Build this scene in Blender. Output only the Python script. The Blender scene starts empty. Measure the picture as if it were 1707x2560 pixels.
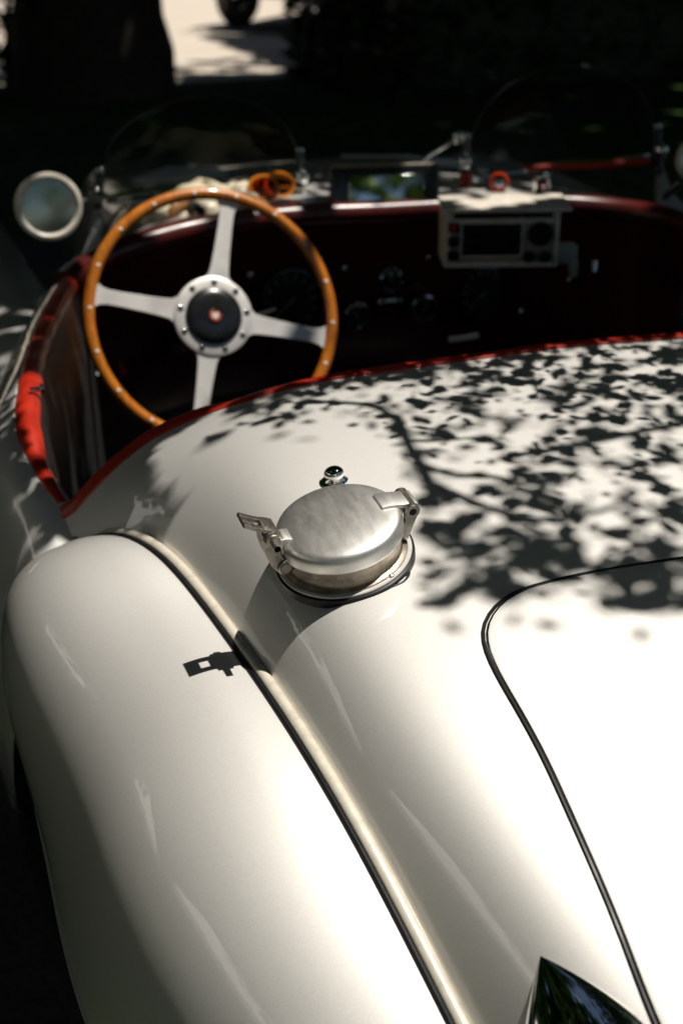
import bpy, bmesh, math, random
import numpy as np
from math import sin, cos, pi, radians, tan, atan2, sqrt
from mathutils import Matrix, Vector

scene = bpy.context.scene
COL = scene.collection
random.seed(7)
RNG = np.random.default_rng(11)

# ------------------------------------------------------------------ camera, sky, sun, exposure
CAM = np.array([-0.93, 0.0, 1.43])
YAW, PITCH = radians(20), radians(-24)
SUN_EL, SUN_AZ = radians(70), radians(104)          # azimuth from +y (car's nose) towards +x
SUN_STRENGTH, SKY_STRENGTH, EXPOSURE = 5.0, 0.05, -0.03
FOCAL_PX = 50 / 36 * 2560

_h = np.array([sin(YAW), cos(YAW), 0.0])
_z = np.array([0, 0, 1.0])
C_FWD = _h * cos(PITCH) + _z * sin(PITCH)
C_RIGHT = np.array([cos(YAW), -sin(YAW), 0.0])
C_UP = np.cross(C_RIGHT, C_FWD)

cam = bpy.data.cameras.new("camera")
cam_o = bpy.data.objects.new("camera", cam)
COL.objects.link(cam_o)
cam.sensor_fit = 'VERTICAL'
cam.sensor_height = 36
cam.sensor_width = 24
cam.lens = 50
cam.clip_start = 0.02
cam.clip_end = 600
cam_o.matrix_world = Matrix(((C_RIGHT[0], C_UP[0], -C_FWD[0], CAM[0]), (C_RIGHT[1], C_UP[1], -C_FWD[1], CAM[1]),
                             (C_RIGHT[2], C_UP[2], -C_FWD[2], CAM[2]), (0, 0, 0, 1)))
cam.dof.use_dof = True
cam.dof.focus_distance = 1.22
cam.dof.aperture_fstop = 5.6
scene.camera = cam_o

world = bpy.data.worlds.new("World")
scene.world = world
world.use_nodes = True
nt = world.node_tree
sky = nt.nodes.new("ShaderNodeTexSky")
sky.sky_type = 'NISHITA'
sky.sun_disc = False
sky.sun_elevation = SUN_EL
sky.sun_rotation = SUN_AZ
bg = nt.nodes["Background"]
bg.inputs[1].default_value = SKY_STRENGTH
nt.links.new(sky.outputs[0], bg.inputs[0])

SUN = np.array([cos(SUN_EL) * sin(SUN_AZ), cos(SUN_EL) * cos(SUN_AZ), sin(SUN_EL)])
sl = bpy.data.lights.new("sun", 'SUN')
sl.energy = SUN_STRENGTH
sl.angle = radians(0.5)
sl.color = (1.0, 0.945, 0.86)
so = bpy.data.objects.new("sun", sl)
COL.objects.link(so)
so.rotation_euler = Vector(SUN).to_track_quat('Z', 'Y').to_euler()
so.location = (0, 0, 20)

scene.view_settings.view_transform = 'Standard'
scene.view_settings.look = 'None'
scene.view_settings.gamma = 1
scene.view_settings.exposure = EXPOSURE
scene.render.engine = 'CYCLES'
scene.cycles.max_bounces = 10
scene.cycles.transparent_max_bounces = 12
scene.cycles.caustics_reflective = False
scene.cycles.caustics_refractive = False
scene.cycles.use_denoising = True

# ------------------------------------------------------------------ surveying helpers (metres; x right, y to the nose, z up)
K = 1707 / 1568.0


def ray(px, py):
    return C_FWD + (px - 853.5) / FOCAL_PX * C_RIGHT + (1280 - py) / FOCAL_PX * C_UP


def P(dx, dy, d):
    return CAM + d * ray(dx * K, dy * K)


def on_z(dx, dy, z):
    r = ray(dx * K, dy * K)
    return CAM + r * ((z - CAM[2]) / r[2])


def on_plane(dx, dy, p0, n):
    r = ray(dx * K, dy * K)
    return CAM + r * (((p0 - CAM) @ n) / (r @ n))


def unit(v):
    v = np.asarray(v, float)
    return v / np.linalg.norm(v)


def proj(Q):
    v = np.asarray(Q) - CAM
    d = v @ C_FWD
    return (853.5 + FOCAL_PX * (v @ C_RIGHT) / d) / K, (1280 - FOCAL_PX * (v @ C_UP) / d) / K, d


class Spline:
    def __init__(s, x, y):
        x = np.array(x, float); y = np.array(y, float); i = np.argsort(x); x = x[i]; y = y[i]
        n = len(x); h = np.diff(x); A = np.zeros((n, n)); r = np.zeros(n); A[0, 0] = A[-1, -1] = 1
        for j in range(1, n - 1):
            A[j, j - 1] = h[j - 1]; A[j, j] = 2 * (h[j - 1] + h[j]); A[j, j + 1] = h[j]
            r[j] = 6 * ((y[j + 1] - y[j]) / h[j] - (y[j] - y[j - 1]) / h[j - 1])
        s.x, s.y, s.h, s.m = x, y, h, np.linalg.solve(A, r)

    def __call__(s, q):
        q = np.asarray(q, float); j = np.clip(np.searchsorted(s.x, q) - 1, 0, len(s.x) - 2)
        a = s.x[j + 1] - q; b = q - s.x[j]; h = s.h[j]; m0, m1 = s.m[j], s.m[j + 1]
        return m0 * a**3 / 6 / h + m1 * b**3 / 6 / h + (s.y[j] / h - m0 * h / 6) * a + (s.y[j + 1] / h - m1 * h / 6) * b


def smooth_path(pts, n, closed=False):
    pts = np.array([np.asarray(p, float) for p in pts])
    if closed:
        pts = np.vstack([pts[-2:], pts, pts[:3]])
    t = np.concatenate([[0], np.cumsum(np.linalg.norm(np.diff(pts, axis=0), axis=1))])
    sp = [Spline(t, pts[:, k]) for k in range(pts.shape[1])]
    q = np.linspace(t[2], t[-3], n + 1)[:-1] if closed else np.linspace(0, t[-1], n)
    return np.stack([s(q) for s in sp], 1)


# ------------------------------------------------------------------ object helpers
ROOT_LOC = {}


def link(name, me, parent=None):
    o = bpy.data.objects.new(name, me)
    COL.objects.link(o)
    if parent is not None:
        o.parent = parent
        if parent.name in ROOT_LOC:
            o.matrix_parent_inverse = Matrix.Translation(-Vector(ROOT_LOC[parent.name]))
    return o


def mesh(name, V, F, mat, smooth=True, sharp=None):
    me = bpy.data.meshes.new(name)
    me.from_pydata([tuple(map(float, v)) for v in V], [], [tuple(map(int, f)) for f in F])
    if mat is not None:
        me.materials.append(mat)
    if smooth:
        me.polygons.foreach_set("use_smooth", [True] * len(me.polygons))
        if sharp:
            me.set_sharp_from_angle(angle=radians(sharp))
    me.update()
    return me


def obj(name, VF, mat, parent=None, smooth=True, sharp=40):
    V, F = VF
    me = mesh(name, V, F, mat, smooth, sharp)
    bm = bmesh.new(); bm.from_mesh(me); bmesh.ops.recalc_face_normals(bm, faces=bm.faces); bm.to_mesh(me); bm.free()
    return link(name, me, parent)


def inst(name, me, M, parent):
    o = link(name, me, parent)
    o.matrix_basis = M
    return o


def thing(name, label, cat, loc=(0, 0, 0), group=None):
    o = bpy.data.objects.new(name, None)
    COL.objects.link(o)
    o.location = loc
    o.empty_display_size = 0.05
    ROOT_LOC[o.name] = tuple(map(float, loc))
    return tag(o, label, cat, group)


def tag(o, label=None, cat=None, group=None, kind=None):
    if label: o['label'] = label
    if cat: o['category'] = cat
    if group: o['group'] = group
    if kind: o['kind'] = kind
    return o


def join(*parts):
    V = []; F = []
    for v, f in parts:
        n = len(V); V += [tuple(q) for q in v]; F += [tuple(i + n for i in g) for g in f]
    return V, F


def grid(G, close_u=False, close_v=False):
    G = np.asarray(G); a, b = G.shape[:2]
    V = G.reshape(-1, 3); F = []
    for i in range(a if close_u else a - 1):
        for j in range(b if close_v else b - 1):
            i2, j2 = (i + 1) % a, (j + 1) % b
            F.append((i * b + j, i * b + j2, i2 * b + j2, i2 * b + j))
    return V, F


def tube(path, r, n=10, closed=False, cap=True, flat=None, up=None):
    """round (or flattened: flat=(width,height) multipliers against the up vector) tube along a path"""
    path = np.asarray(path, float); m = len(path)
    rad = np.full(m, r) if np.isscalar(r) else np.asarray(r, float)
    T = np.gradient(path, axis=0)
    if closed:
        T = np.roll(path, -1, 0) - np.roll(path, 1, 0)
    T /= np.linalg.norm(T, axis=1)[:, None]
    rings = []
    ref = np.asarray(up, float) if up is not None else None
    prev = None
    for i in range(m):
        t = T[i]
        if ref is not None:
            rf = ref[i] if ref.ndim == 2 else ref
            b = rf - t * (rf @ t)
        elif prev is None:
            b = np.cross(t, [0.3, 0.2, 0.93]); b = np.cross(b, t)
        else:
            b = prev - t * (prev @ t)
        b = unit(b); prev = b; a = np.cross(b, t)
        fw, fh = flat if flat else (1, 1)
        rings.append([path[i] + rad[i] * (fw * cos(q) * a + fh * sin(q) * b) for q in np.linspace(0, 2 * pi, n, endpoint=False)])
    V, F = grid(np.array(rings), close_u=closed, close_v=True)
    V = list(V)
    if cap and not closed:
        F.append(tuple(range(n))[::-1]); F.append(tuple((m - 1) * n + k for k in range(n)))
    return V, F


def frame_M(o, ex, ey, ez):
    return Matrix(((ex[0], ey[0], ez[0], o[0]), (ex[1], ey[1], ez[1], o[1]), (ex[2], ey[2], ez[2], o[2]), (0, 0, 0, 1)))


def xf(VF, o, ex, ey, ez):
    V = np.asarray(VF[0], float)
    return np.asarray(o) + V[:, :1] * np.asarray(ex) + V[:, 1:2] * np.asarray(ey) + V[:, 2:3] * np.asarray(ez), VF[1]


def lathe(prof, n=48, cap_ends=False):
    G = np.array([[[r * cos(a), r * sin(a), z] for a in np.linspace(0, 2 * pi, n, endpoint=False)] for r, z in prof])
    V, F = grid(G, close_v=True)
    F = list(F)
    if cap_ends:
        m = len(prof)
        F.append(tuple(range(n))[::-1]); F.append(tuple((m - 1) * n + k for k in range(n)))
    return V, F


def prism(poly, a, b, bev=0.0, seg=2):
    """extrude a 2-D polygon (x, z) along y from a to b, edges rounded"""
    bm = bmesh.new()
    v0 = [bm.verts.new((x, a, z)) for x, z in poly]
    f = bm.faces.new(v0)
    r = bmesh.ops.extrude_face_region(bm, geom=[f])
    for v in [g for g in r['geom'] if isinstance(g, bmesh.types.BMVert)]:
        v.co.y = b
    bmesh.ops.recalc_face_normals(bm, faces=bm.faces)
    if bev:
        bmesh.ops.bevel(bm, geom=list(bm.edges), offset=bev, segments=seg, profile=0.6, affect='EDGES', clamp_overlap=True)
    bm.verts.index_update()
    out = ([tuple(v.co) for v in bm.verts], [tuple(v.index for v in q.verts) for q in bm.faces])
    bm.free()
    return out


def box(cx, cy, cz, sx, sy, sz, bev=0.0, seg=2):
    V, F = prism([(-sx / 2, -sz / 2), (sx / 2, -sz / 2), (sx / 2, sz / 2), (-sx / 2, sz / 2)], -sy / 2, sy / 2, bev, seg)
    return [(x + cx, y + cy, z + cz) for x, y, z in V], F


def cyl(p, q, r, n=16, bev=0.0):
    p = np.asarray(p, float); q = np.asarray(q, float); L = np.linalg.norm(q - p); t = (q - p) / L
    a = unit(np.cross(t, [0.31, 0.9, 0.2])); b = np.cross(t, a)
    prof = [(r, 0), (r, L)] if not bev else [(r - bev, 0), (r, bev), (r, L - bev), (r - bev, L)]
    V, F = lathe(prof, n, True)
    return xf((V, F), p, a, b, t)


def dome(r, h, n=20, m=6, skirt=0.0):
    prof = [(r, -skirt)] if skirt else []
    prof += [(r * cos(k / m * pi / 2), h * sin(k / m * pi / 2)) for k in range(m)] + [(r * 0.02, h)]
    return lathe(prof, n, True)


# ------------------------------------------------------------------ materials
def new_mat(name):
    m = bpy.data.materials.new(name); m.use_nodes = True
    return m, m.node_tree, m.node_tree.nodes["Principled BSDF"]


def noise(t, scale, detail=4, rough=0.55, vec=None, obj_coords=True):
    n = t.nodes.new("ShaderNodeTexNoise"); n.inputs["Scale"].default_value = scale
    n.inputs["Detail"].default_value = detail; n.inputs["Roughness"].default_value = rough
    if vec is None:
        c = t.nodes.new("ShaderNodeNewGeometry"); vec = c.outputs["Position"]
    t.links.new(vec, n.inputs["Vector"])
    return n


def ramp(t, fac, stops):
    r = t.nodes.new("ShaderNodeValToRGB"); e = r.color_ramp.elements
    while len(e) < len(stops): e.new(0.5)
    for k, (p, c) in enumerate(stops):
        e[k].position = p; e[k].color = c if len(c) == 4 else (*c, 1)
    t.links.new(fac, r.inputs[0])
    return r


def stretch(t, sx, sy, sz, rot=(0, 0, 0)):
    g = t.nodes.new("ShaderNodeNewGeometry"); m = t.nodes.new("ShaderNodeMapping")
    m.inputs["Scale"].default_value = (sx, sy, sz); m.inputs["Rotation"].default_value = rot
    t.links.new(g.outputs["Position"], m.inputs["Vector"])
    return m.outputs["Vector"]


def bump(t, height, strength, dist, bsdf):
    b = t.nodes.new("ShaderNodeBump"); b.inputs["Strength"].default_value = strength; b.inputs["Distance"].default_value = dist
    t.links.new(height, b.inputs["Height"]); t.links.new(b.outputs[0], bsdf.inputs["Normal"])
    return b


def plain(name, col, rough=0.5, metal=0.0, coat=0.0, var=0.15, nscale=40, bump_s=0.0, spec=0.5, coat_r=0.03):
    m, t, b = new_mat(name)
    n = noise(t, nscale)
    lo = tuple(c * (1 - var) for c in col); hi = tuple(min(1, c * (1 + var)) for c in col)
    r = ramp(t, n.outputs[0], [(0.3, lo), (0.7, hi)])
    t.links.new(r.outputs[0], b.inputs["Base Color"])
    b.inputs["Metallic"].default_value = metal; b.inputs["Coat Weight"].default_value = coat
    b.inputs["Coat Roughness"].default_value = coat_r
    b.inputs["Specular IOR Level"].default_value = spec
    rr = ramp(t, n.outputs[0], [(0.3, (max(rough * 0.85, .01),) * 3), (0.7, (min(1, rough * 1.15),) * 3)])
    t.links.new(rr.outputs[0], b.inputs["Roughness"])
    if bump_s:
        n2 = noise(t, nscale * 6, 6)
        bump(t, n2.outputs[0], bump_s, 0.001, b)
    return m


def paint_material():
    m, t, b = new_mat("silver_paint")
    n = noise(t, 700, 2); n2 = noise(t, 9, 5); n3 = noise(t, 420, 2, 0.6)
    r = ramp(t, n.outputs[0], [(0.25, (0.73, 0.715, 0.685)), (0.75, (0.82, 0.805, 0.775))])
    # pale dust specks
    sp = ramp(t, n3.outputs[0], [(0.685, (0, 0, 0)), (0.72, (1, 1, 1))])
    mx = t.nodes.new("ShaderNodeMixRGB"); mx.inputs[2].default_value = (0.80, 0.77, 0.70, 1)
    t.links.new(sp.outputs[0], mx.inputs[0]); t.links.new(r.outputs[0], mx.inputs[1])
    t.links.new(mx.outputs[0], b.inputs["Base Color"])
    b.inputs["Metallic"].default_value = 0.70
    b.inputs["Roughness"].default_value = 0.64
    b.inputs["Coat Weight"].default_value = 1.0
    cr = ramp(t, n2.outputs[0], [(0.35, (0.012,) * 3), (0.7, (0.05,) * 3)])
    t.links.new(cr.outputs[0], b.inputs["Coat Roughness"])
    b.inputs["Coat IOR"].default_value = 1.7
    n4 = noise(t, 26, 3, 0.5); sc = noise(t, 70, 6, 0.8, vec=stretch(t, 14, .6, 3, (0.3, 0.2, 0.9)))
    scr = ramp(t, sc.outputs[0], [(0.66, (0, 0, 0)), (0.70, (1, 1, 1))])
    ad = t.nodes.new("ShaderNodeMath"); ad.operation = 'MULTIPLY_ADD'; ad.inputs[1].default_value = 0.10
    t.links.new(scr.outputs[0], ad.inputs[0]); t.links.new(n4.outputs[0], ad.inputs[2])
    bp = t.nodes.new("ShaderNodeBump"); bp.inputs["Strength"].default_value = 0.35; bp.inputs["Distance"].default_value = 0.0006
    t.links.new(ad.outputs[0], bp.inputs["Height"]); t.links.new(bp.outputs[0], b.inputs["Coat Normal"])
    return m


def leather(name, dark, light, rough=0.42):
    m, t, b = new_mat(name)
    n = noise(t, 30, 5); n2 = noise(t, 420, 4, 0.6)
    r = ramp(t, n.outputs[0], [(0.3, dark), (0.7, light)])
    t.links.new(r.outputs[0], b.inputs["Base Color"])
    b.inputs["Roughness"].default_value = rough
    b.inputs["Coat Weight"].default_value = 0.25; b.inputs["Coat Roughness"].default_value = 0.25
    bump(t, n2.outputs[0], 0.25, 0.0008, b)
    return m


def wood_material():
    m, t, b = new_mat("varnished_wood")
    v = stretch(t, 1, 1, 1)
    n = noise(t, 60, 6, 0.7, vec=stretch(t, 3, 0.6, 0.6))
    r = ramp(t, n.outputs[0], [(0.25, (0.26, 0.065, 0.004)), (0.5, (0.52, 0.155, 0.008)), (0.8, (0.74, 0.26, 0.016))])
    t.links.new(r.outputs[0], b.inputs["Base Color"])
    b.inputs["Roughness"].default_value = 0.35
    b.inputs["Coat Weight"].default_value = 0.8; b.inputs["Coat Roughness"].default_value = 0.06
    return m


def cast_alloy(name, lo, hi, rlo, rhi, scratch=0.0, pit=0.3, fine=160):
    m, t, b = new_mat(name)
    n = noise(t, 55, 6, 0.65); n2 = noise(t, 700, 3); n3 = noise(t, fine, 4, 0.7, vec=stretch(t, 9, 2, 2, (0.2, 0.4, 0.7)))
    r = ramp(t, n.outputs[0], [(0.3, lo), (0.7, hi)])
    pitm = ramp(t, n2.outputs[0], [(0.30, (0, 0, 0)), (0.38, (1, 1, 1))])
    mx = t.nodes.new("ShaderNodeMixRGB"); mx.inputs[1].default_value = (lo[0] * .35, lo[1] * .33, lo[2] * .3, 1)
    mx.blend_type = 'MIX'
    md = t.nodes.new("ShaderNodeMath"); md.operation = 'MAXIMUM'; md.inputs[1].default_value = 1 - pit
    t.links.new(pitm.outputs[0], md.inputs[0])
    t.links.new(md.outputs[0], mx.inputs[0]); t.links.new(r.outputs[0], mx.inputs[2])
    t.links.new(mx.outputs[0], b.inputs["Base Color"])
    b.inputs["Metallic"].default_value = 1.0
    rr = ramp(t, n3.outputs[0], [(0.3, (rlo,) * 3), (0.7, (rhi,) * 3)])
    t.links.new(rr.outputs[0], b.inputs["Roughness"])
    bump(t, n3.outputs[0], scratch, 0.0006, b)
    return m


def leaf_material(name, c1, c2, trans):
    m, t, b = new_mat(name)
    t.nodes.remove(b)
    out = t.nodes["Material Output"]
    n = noise(t, 1.7, 3); n2 = noise(t, 23, 2)
    mxn = t.nodes.new("ShaderNodeMath"); mxn.operation = 'MULTIPLY_ADD'; mxn.inputs[1].default_value = 0.5
    t.links.new(n.outputs[0], mxn.inputs[0])
    h = t.nodes.new("ShaderNodeMath"); h.operation = 'MULTIPLY'; h.inputs[1].default_value = 0.5
    t.links.new(n2.outputs[0], h.inputs[0]); t.links.new(h.outputs[0], mxn.inputs[2])
    r = ramp(t, mxn.outputs[0], [(0.35, c1), (0.65, c2)])
    d = t.nodes.new("ShaderNodeBsdfDiffuse"); tr = t.nodes.new("ShaderNodeBsdfTranslucent"); g = t.nodes.new("ShaderNodeBsdfGlossy")
    g.inputs["Roughness"].default_value = 0.4; g.inputs["Color"].default_value = (0.5, 0.5, 0.5, 1)
    t.links.new(r.outputs[0], d.inputs[0]); t.links.new(r.outputs[0], tr.inputs[0])
    m1 = t.nodes.new("ShaderNodeMixShader"); m1.inputs[0].default_value = trans
    t.links.new(d.outputs[0], m1.inputs[1]); t.links.new(tr.outputs[0], m1.inputs[2])
    m2 = t.nodes.new("ShaderNodeMixShader"); m2.inputs[0].default_value = 0.06
    t.links.new(m1.outputs[0], m2.inputs[1]); t.links.new(g.outputs[0], m2.inputs[2])
    t.links.new(m2.outputs[0], out.inputs[0])
    return m


def clear_glass(name, tint=(0.86, 0.89, 0.88), refl=1.0):
    m, t, b = new_mat(name)
    t.nodes.remove(b); out = t.nodes["Material Output"]
    f = t.nodes.new("ShaderNodeFresnel"); f.inputs[0].default_value = 1.45
    mm = t.nodes.new("ShaderNodeMath"); mm.operation = 'MULTIPLY'; mm.inputs[1].default_value = refl
    n = noise(t, 14, 4)
    rr = ramp(t, n.outputs[0], [(0.4, (0.0,) * 3), (0.7, (0.06,) * 3)])
    tr = t.nodes.new("ShaderNodeBsdfTransparent"); tr.inputs[0].default_value = (*tint, 1)
    g = t.nodes.new("ShaderNodeBsdfGlossy"); t.links.new(rr.outputs[0], g.inputs["Roughness"])
    mx = t.nodes.new("ShaderNodeMixShader")
    t.links.new(f.outputs[0], mm.inputs[0]); t.links.new(mm.outputs[0], mx.inputs[0])
    t.links.new(tr.outputs[0], mx.inputs[1]); t.links.new(g.outputs[0], mx.inputs[2]); t.links.new(mx.outputs[0], out.inputs[0])
    return m


M_PAINT = paint_material()
M_CHROME = plain("chrome", (0.80, 0.80, 0.79), 0.05, 1.0, var=0.03)
M_ALU_SPOKE = plain("satin_aluminium", (0.86, 0.83, 0.79), 0.42, 0.45, var=0.05, nscale=25)
M_ALU_FOOT = plain("painted_aluminium", (0.42, 0.43, 0.42), 0.5, 0.3, var=0.08)
M_LID = cast_alloy("polished_cast_alloy", (0.80, 0.78, 0.75), (0.93, 0.91, 0.87), 0.40, 0.47, 0.0, 0.0, 14)
M_CAST = cast_alloy("aged_cast_alloy", (0.30, 0.275, 0.24), (0.58, 0.54, 0.48), 0.26, 0.48, 0.35, 0.7)
M_NECK = cast_alloy("stained_cast_alloy", (0.20, 0.17, 0.13), (0.46, 0.41, 0.34), 0.28, 0.5, 0.2, 0.6)
M_RUBBER = plain("black_rubber", (0.008, 0.008, 0.009), 0.42, spec=0.3)
M_RED = leather("red_leather", (0.36, 0.014, 0.005), (0.54, 0.028, 0.008), 0.38)
M_MAROON = leather("oxblood_leather", (0.055, 0.006, 0.005), (0.10, 0.011, 0.009), 0.30)
M_BLACK_LEATHER = leather("black_leather", (0.010, 0.009, 0.009), (0.022, 0.020, 0.019), 0.55)
M_WOOD = wood_material()
M_BEAD = plain("cream_beading", (0.78, 0.72, 0.60), 0.3, 0.15, 0.7, var=0.10, nscale=90)
M_BLACK = plain("black_enamel", (0.010, 0.011, 0.012), 0.28, coat=0.5)
M_DIAL = plain("dial_face", (0.012, 0.013, 0.014), 0.5)
M_IVORY = plain("ivory_enamel", (0.76, 0.70, 0.60), 0.42, 0.0, var=0.10, nscale=60)
M_GREYMETAL = plain("hammered_grey_metal", (0.40, 0.35, 0.28), 0.46, 0.35, var=0.2, nscale=160, bump_s=0.2)
M_MIRROR = plain("mirror_glass", (0.80, 0.84, 0.82), 0.02, 1.0, var=0.02)
M_MIRROR_GREEN = plain("tinted_mirror_glass", (0.60, 0.66, 0.60), 0.22, 1.0, var=0.04)
M_GLASS = clear_glass("clear_plexiglass", refl=0.16)
M_GAUGE_GLASS = clear_glass("gauge_glass", (0.95, 0.95, 0.95), 5.0)
M_AMBER = plain("amber_lens", (0.75, 0.22, 0.01), 0.08, 0.0, 0.8)
M_TAN = leather("tan_leather", (0.26, 0.11, 0.03), (0.36, 0.16, 0.045), 0.5)
M_CREAM_HIDE = leather("cream_hide", (0.50, 0.43, 0.28), (0.66, 0.58, 0.42), 0.6)
M_ENAMEL_RED = plain("red_enamel", (0.55, 0.045, 0.01), 0.2, coat=0.8)
M_WHITE = plain("white_enamel", (0.78, 0.75, 0.68), 0.4)
M_EDGE = plain("plexiglass_edge", (0.035, 0.04, 0.04), 0.35)
M_TYRE = plain("tyre_rubber", (0.016, 0.015, 0.014), 0.5, bump_s=0.3)
M_LEAF = leaf_material("leaf", (0.030, 0.075, 0.012), (0.075, 0.15, 0.025), 0.35)
M_LEAF_DARK = leaf_material("dark_leaf", (0.012, 0.032, 0.008), (0.035, 0.075, 0.016), 0.2)
M_LEAF_LIGHT = leaf_material("light_leaf", (0.06, 0.13, 0.02), (0.14, 0.22, 0.035), 0.3)
M_BARK = plain("bark", (0.045, 0.036, 0.028), 0.9, var=0.5, nscale=14, bump_s=0.8)
M_CARBLACK = plain("black_car_paint", (0.008, 0.009, 0.010), 0.25, coat=1.0)

# ================================================================== THE SETTING
def ground_material(name, stops, scale, rough=0.9, bs=0.5):
    m, t, b = new_mat(name)
    n = noise(t, scale, 8, 0.65); n2 = noise(t, scale * 0.07, 4)
    ad = t.nodes.new("ShaderNodeMath"); ad.operation = 'MULTIPLY_ADD'; ad.inputs[1].default_value = 0.55
    t.links.new(n.outputs[0], ad.inputs[0])
    h = t.nodes.new("ShaderNodeMath"); h.operation = 'MULTIPLY'; h.inputs[1].default_value = 0.45
    t.links.new(n2.outputs[0], h.inputs[0]); t.links.new(h.outputs[0], ad.inputs[2])
    r = ramp(t, ad.outputs[0], stops); t.links.new(r.outputs[0], b.inputs["Base Color"])
    b.inputs["Roughness"].default_value = rough; b.inputs["Specular IOR Level"].default_value = 0.2
    bump(t, n.outputs[0], bs, 0.02, b)
    return m


def sheet(name, x0, x1, y0, y1, z, mat, n=2):
    xs = np.linspace(x0, x1, n); ys = np.linspace(y0, y1, n)
    G = np.array([[[x, y, z] for x in xs] for y in ys])
    o = obj(name, grid(G), mat, smooth=False)
    return tag(o, kind='structure')


tag(sheet("lawn", -150, 150, -150, 250, 0, ground_material("lawn_grass", [(0.36, (0.010, 0.020, 0.006)), (0.52, (0.035, 0.066, 0.014)), (0.68, (0.11, 0.15, 0.035))], 7)), kind='structure')
M_ROAD = ground_material("pale_gravel_road", [(0.3, (0.56, 0.49, 0.41)), (0.7, (0.68, 0.60, 0.51))], 30)
sheet("road", -60, 60, 11.05, 24, 0.004, M_ROAD)
sheet("driveway", -1.02, 2.4, -6, 6.2, 0.004, ground_material("asphalt", [(0.3, (0.060, 0.058, 0.055)), (0.7, (0.115, 0.11, 0.10))], 40))
sheet("terrace", -9, 9, -16, -6, 0.006, ground_material("pale_paving", [(0.3, (0.36, 0.33, 0.28)), (0.7, (0.46, 0.42, 0.36))], 12))  # unseen pale ground added behind the camera to bounce light


# ------------------------------------------------------------------ foliage
def leaf_cloud(C, size, rng, aspect=0.55, droop=0.3):
    """one small pointed leaf (two folded quads) per centre"""
    C = np.asarray(C); n = len(C); size = np.broadcast_to(size, (n,))
    a = rng.normal(size=(n, 3)); a[:, 2] *= 0.55; a /= np.linalg.norm(a, axis=1)[:, None]
    up = rng.normal(size=(n, 3)) * 0.55 + [0, 0, 1.0]
    b = np.cross(up, a); b /= np.linalg.norm(b, axis=1)[:, None]; c = np.cross(a, b)
    L = size[:, None]; Wd = L * aspect * rng.uniform(0.8, 1.2, (n, 1))
    v = np.stack([C - a * L * .5, C - a * L * .12 + b * Wd * .46 + c * Wd * .10, C + a * L * .2 + b * Wd * .40 + c * Wd * .10,
                  C + a * L * .5 - c * L * droop * .25, C + a * L * .2 - b * Wd * .40 + c * Wd * .10, C - a * L * .12 - b * Wd * .46 + c * Wd * .10,
                  C + a * L * .05], 1)
    V = v.reshape(-1, 3); k = np.arange(n)[:, None] * 7
    F = np.concatenate([k + [0, 6, 1, 1], k + [1, 6, 2, 2]], 0)
    tri = np.array([[0, 6, 1], [1, 6, 2], [2, 6, 3], [3, 6, 4], [4, 6, 5], [5, 6, 0]])
    F = (np.arange(n)[:, None, None] * 7 + tri[None]).reshape(-1, 3)
    return V, F


def fast_mesh(name, V, F, mat):
    me = bpy.data.meshes.new(name)
    V = np.asarray(V, np.float32); F = np.asarray(F, np.int32); n, k = F.shape
    me.vertices.add(len(V)); me.vertices.foreach_set("co", V.ravel())
    me.loops.add(n * k); me.loops.foreach_set("vertex_index", F.ravel())
    me.polygons.add(n); me.polygons.foreach_set("loop_start", np.arange(n, dtype=np.int32) * k)
    me.update(calc_edges=True); me.validate()
    me.materials.append(mat)
    return me


def crown_points(n, blobs, rng, shell=0.55):
    out = []
    w = np.array([b[3] ** 2 for b in blobs]); w = w / w.sum()
    for (x, y, z, r, sq), m in zip(blobs, (w * n).astype(int)):
        d = rng.normal(size=(m, 3)); d /= np.linalg.norm(d, axis=1)[:, None]
        rr = r * (shell + (1 - shell) * rng.random(m) ** 0.6)
        p = d * rr[:, None]; p[:, 2] *= sq
        out.append(p + [x, y, z])
    return np.concatenate(out)


def trunk_mesh(base, top, r0, r1, flare=1.5, n=14, m=14, rng=None):
    base = np.asarray(base, float); top = np.asarray(top, float)
    path = [base + (top - base) * t + np.array([sin(t * 5) * .06, cos(t * 4) * .05, 0]) * r0 * 2 for t in np.linspace(0, 1, m)]
    rad = [r0 + (r1 - r0) * t + r0 * (flare - 1) * math.exp(-t * 9) for t in np.linspace(0, 1, m)]
    V, F = tube(path, rad, n)
    V = np.array(V)
    if rng is not None:
        V[:, :2] += rng.normal(size=(len(V), 2)) * r0 * 0.05
    return V, F


# ================================================================== THE ROADSTER
XC = 0.10                                                   # car's centre line
Z_TOP = Spline([1.65, 1.4, 1.1, .8, .55, .3, .12], [.945, .936, .901, .836, .73, .56, .40])
S_SEAM = Spline([1.6, 1.48, 1.36, 1.26, 1.1, .9, .705, .5, .3, .12], [.93, .86, .782, .748, .7245, .708, .681, .63, .55, .44])
Z_SEAM = Spline([1.6, 1.48, 1.346, 1.2, 1.0, .85, .705, .5, .3, .12], [.70, .77, .80, .796, .78, .75, .68, .54, .40, .28])


def deck_z(x, y):
    t = np.abs(XC - x) / S_SEAM(y); G = Z_TOP(y) - Z_SEAM(y)
    return Z_TOP(y) - .022 * t**2 - (G - .022) * np.minimum(t, 1.05)**np.interp(y, [1.14, 1.42], [25.0, 7.5])


def deck_n(x, y, e=1e-3):
    return unit([-(deck_z(x + e, y) - deck_z(x - e, y)) / 2 / e, -(deck_z(x, y + e) - deck_z(x, y - e)) / 2 / e, 1])


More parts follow.
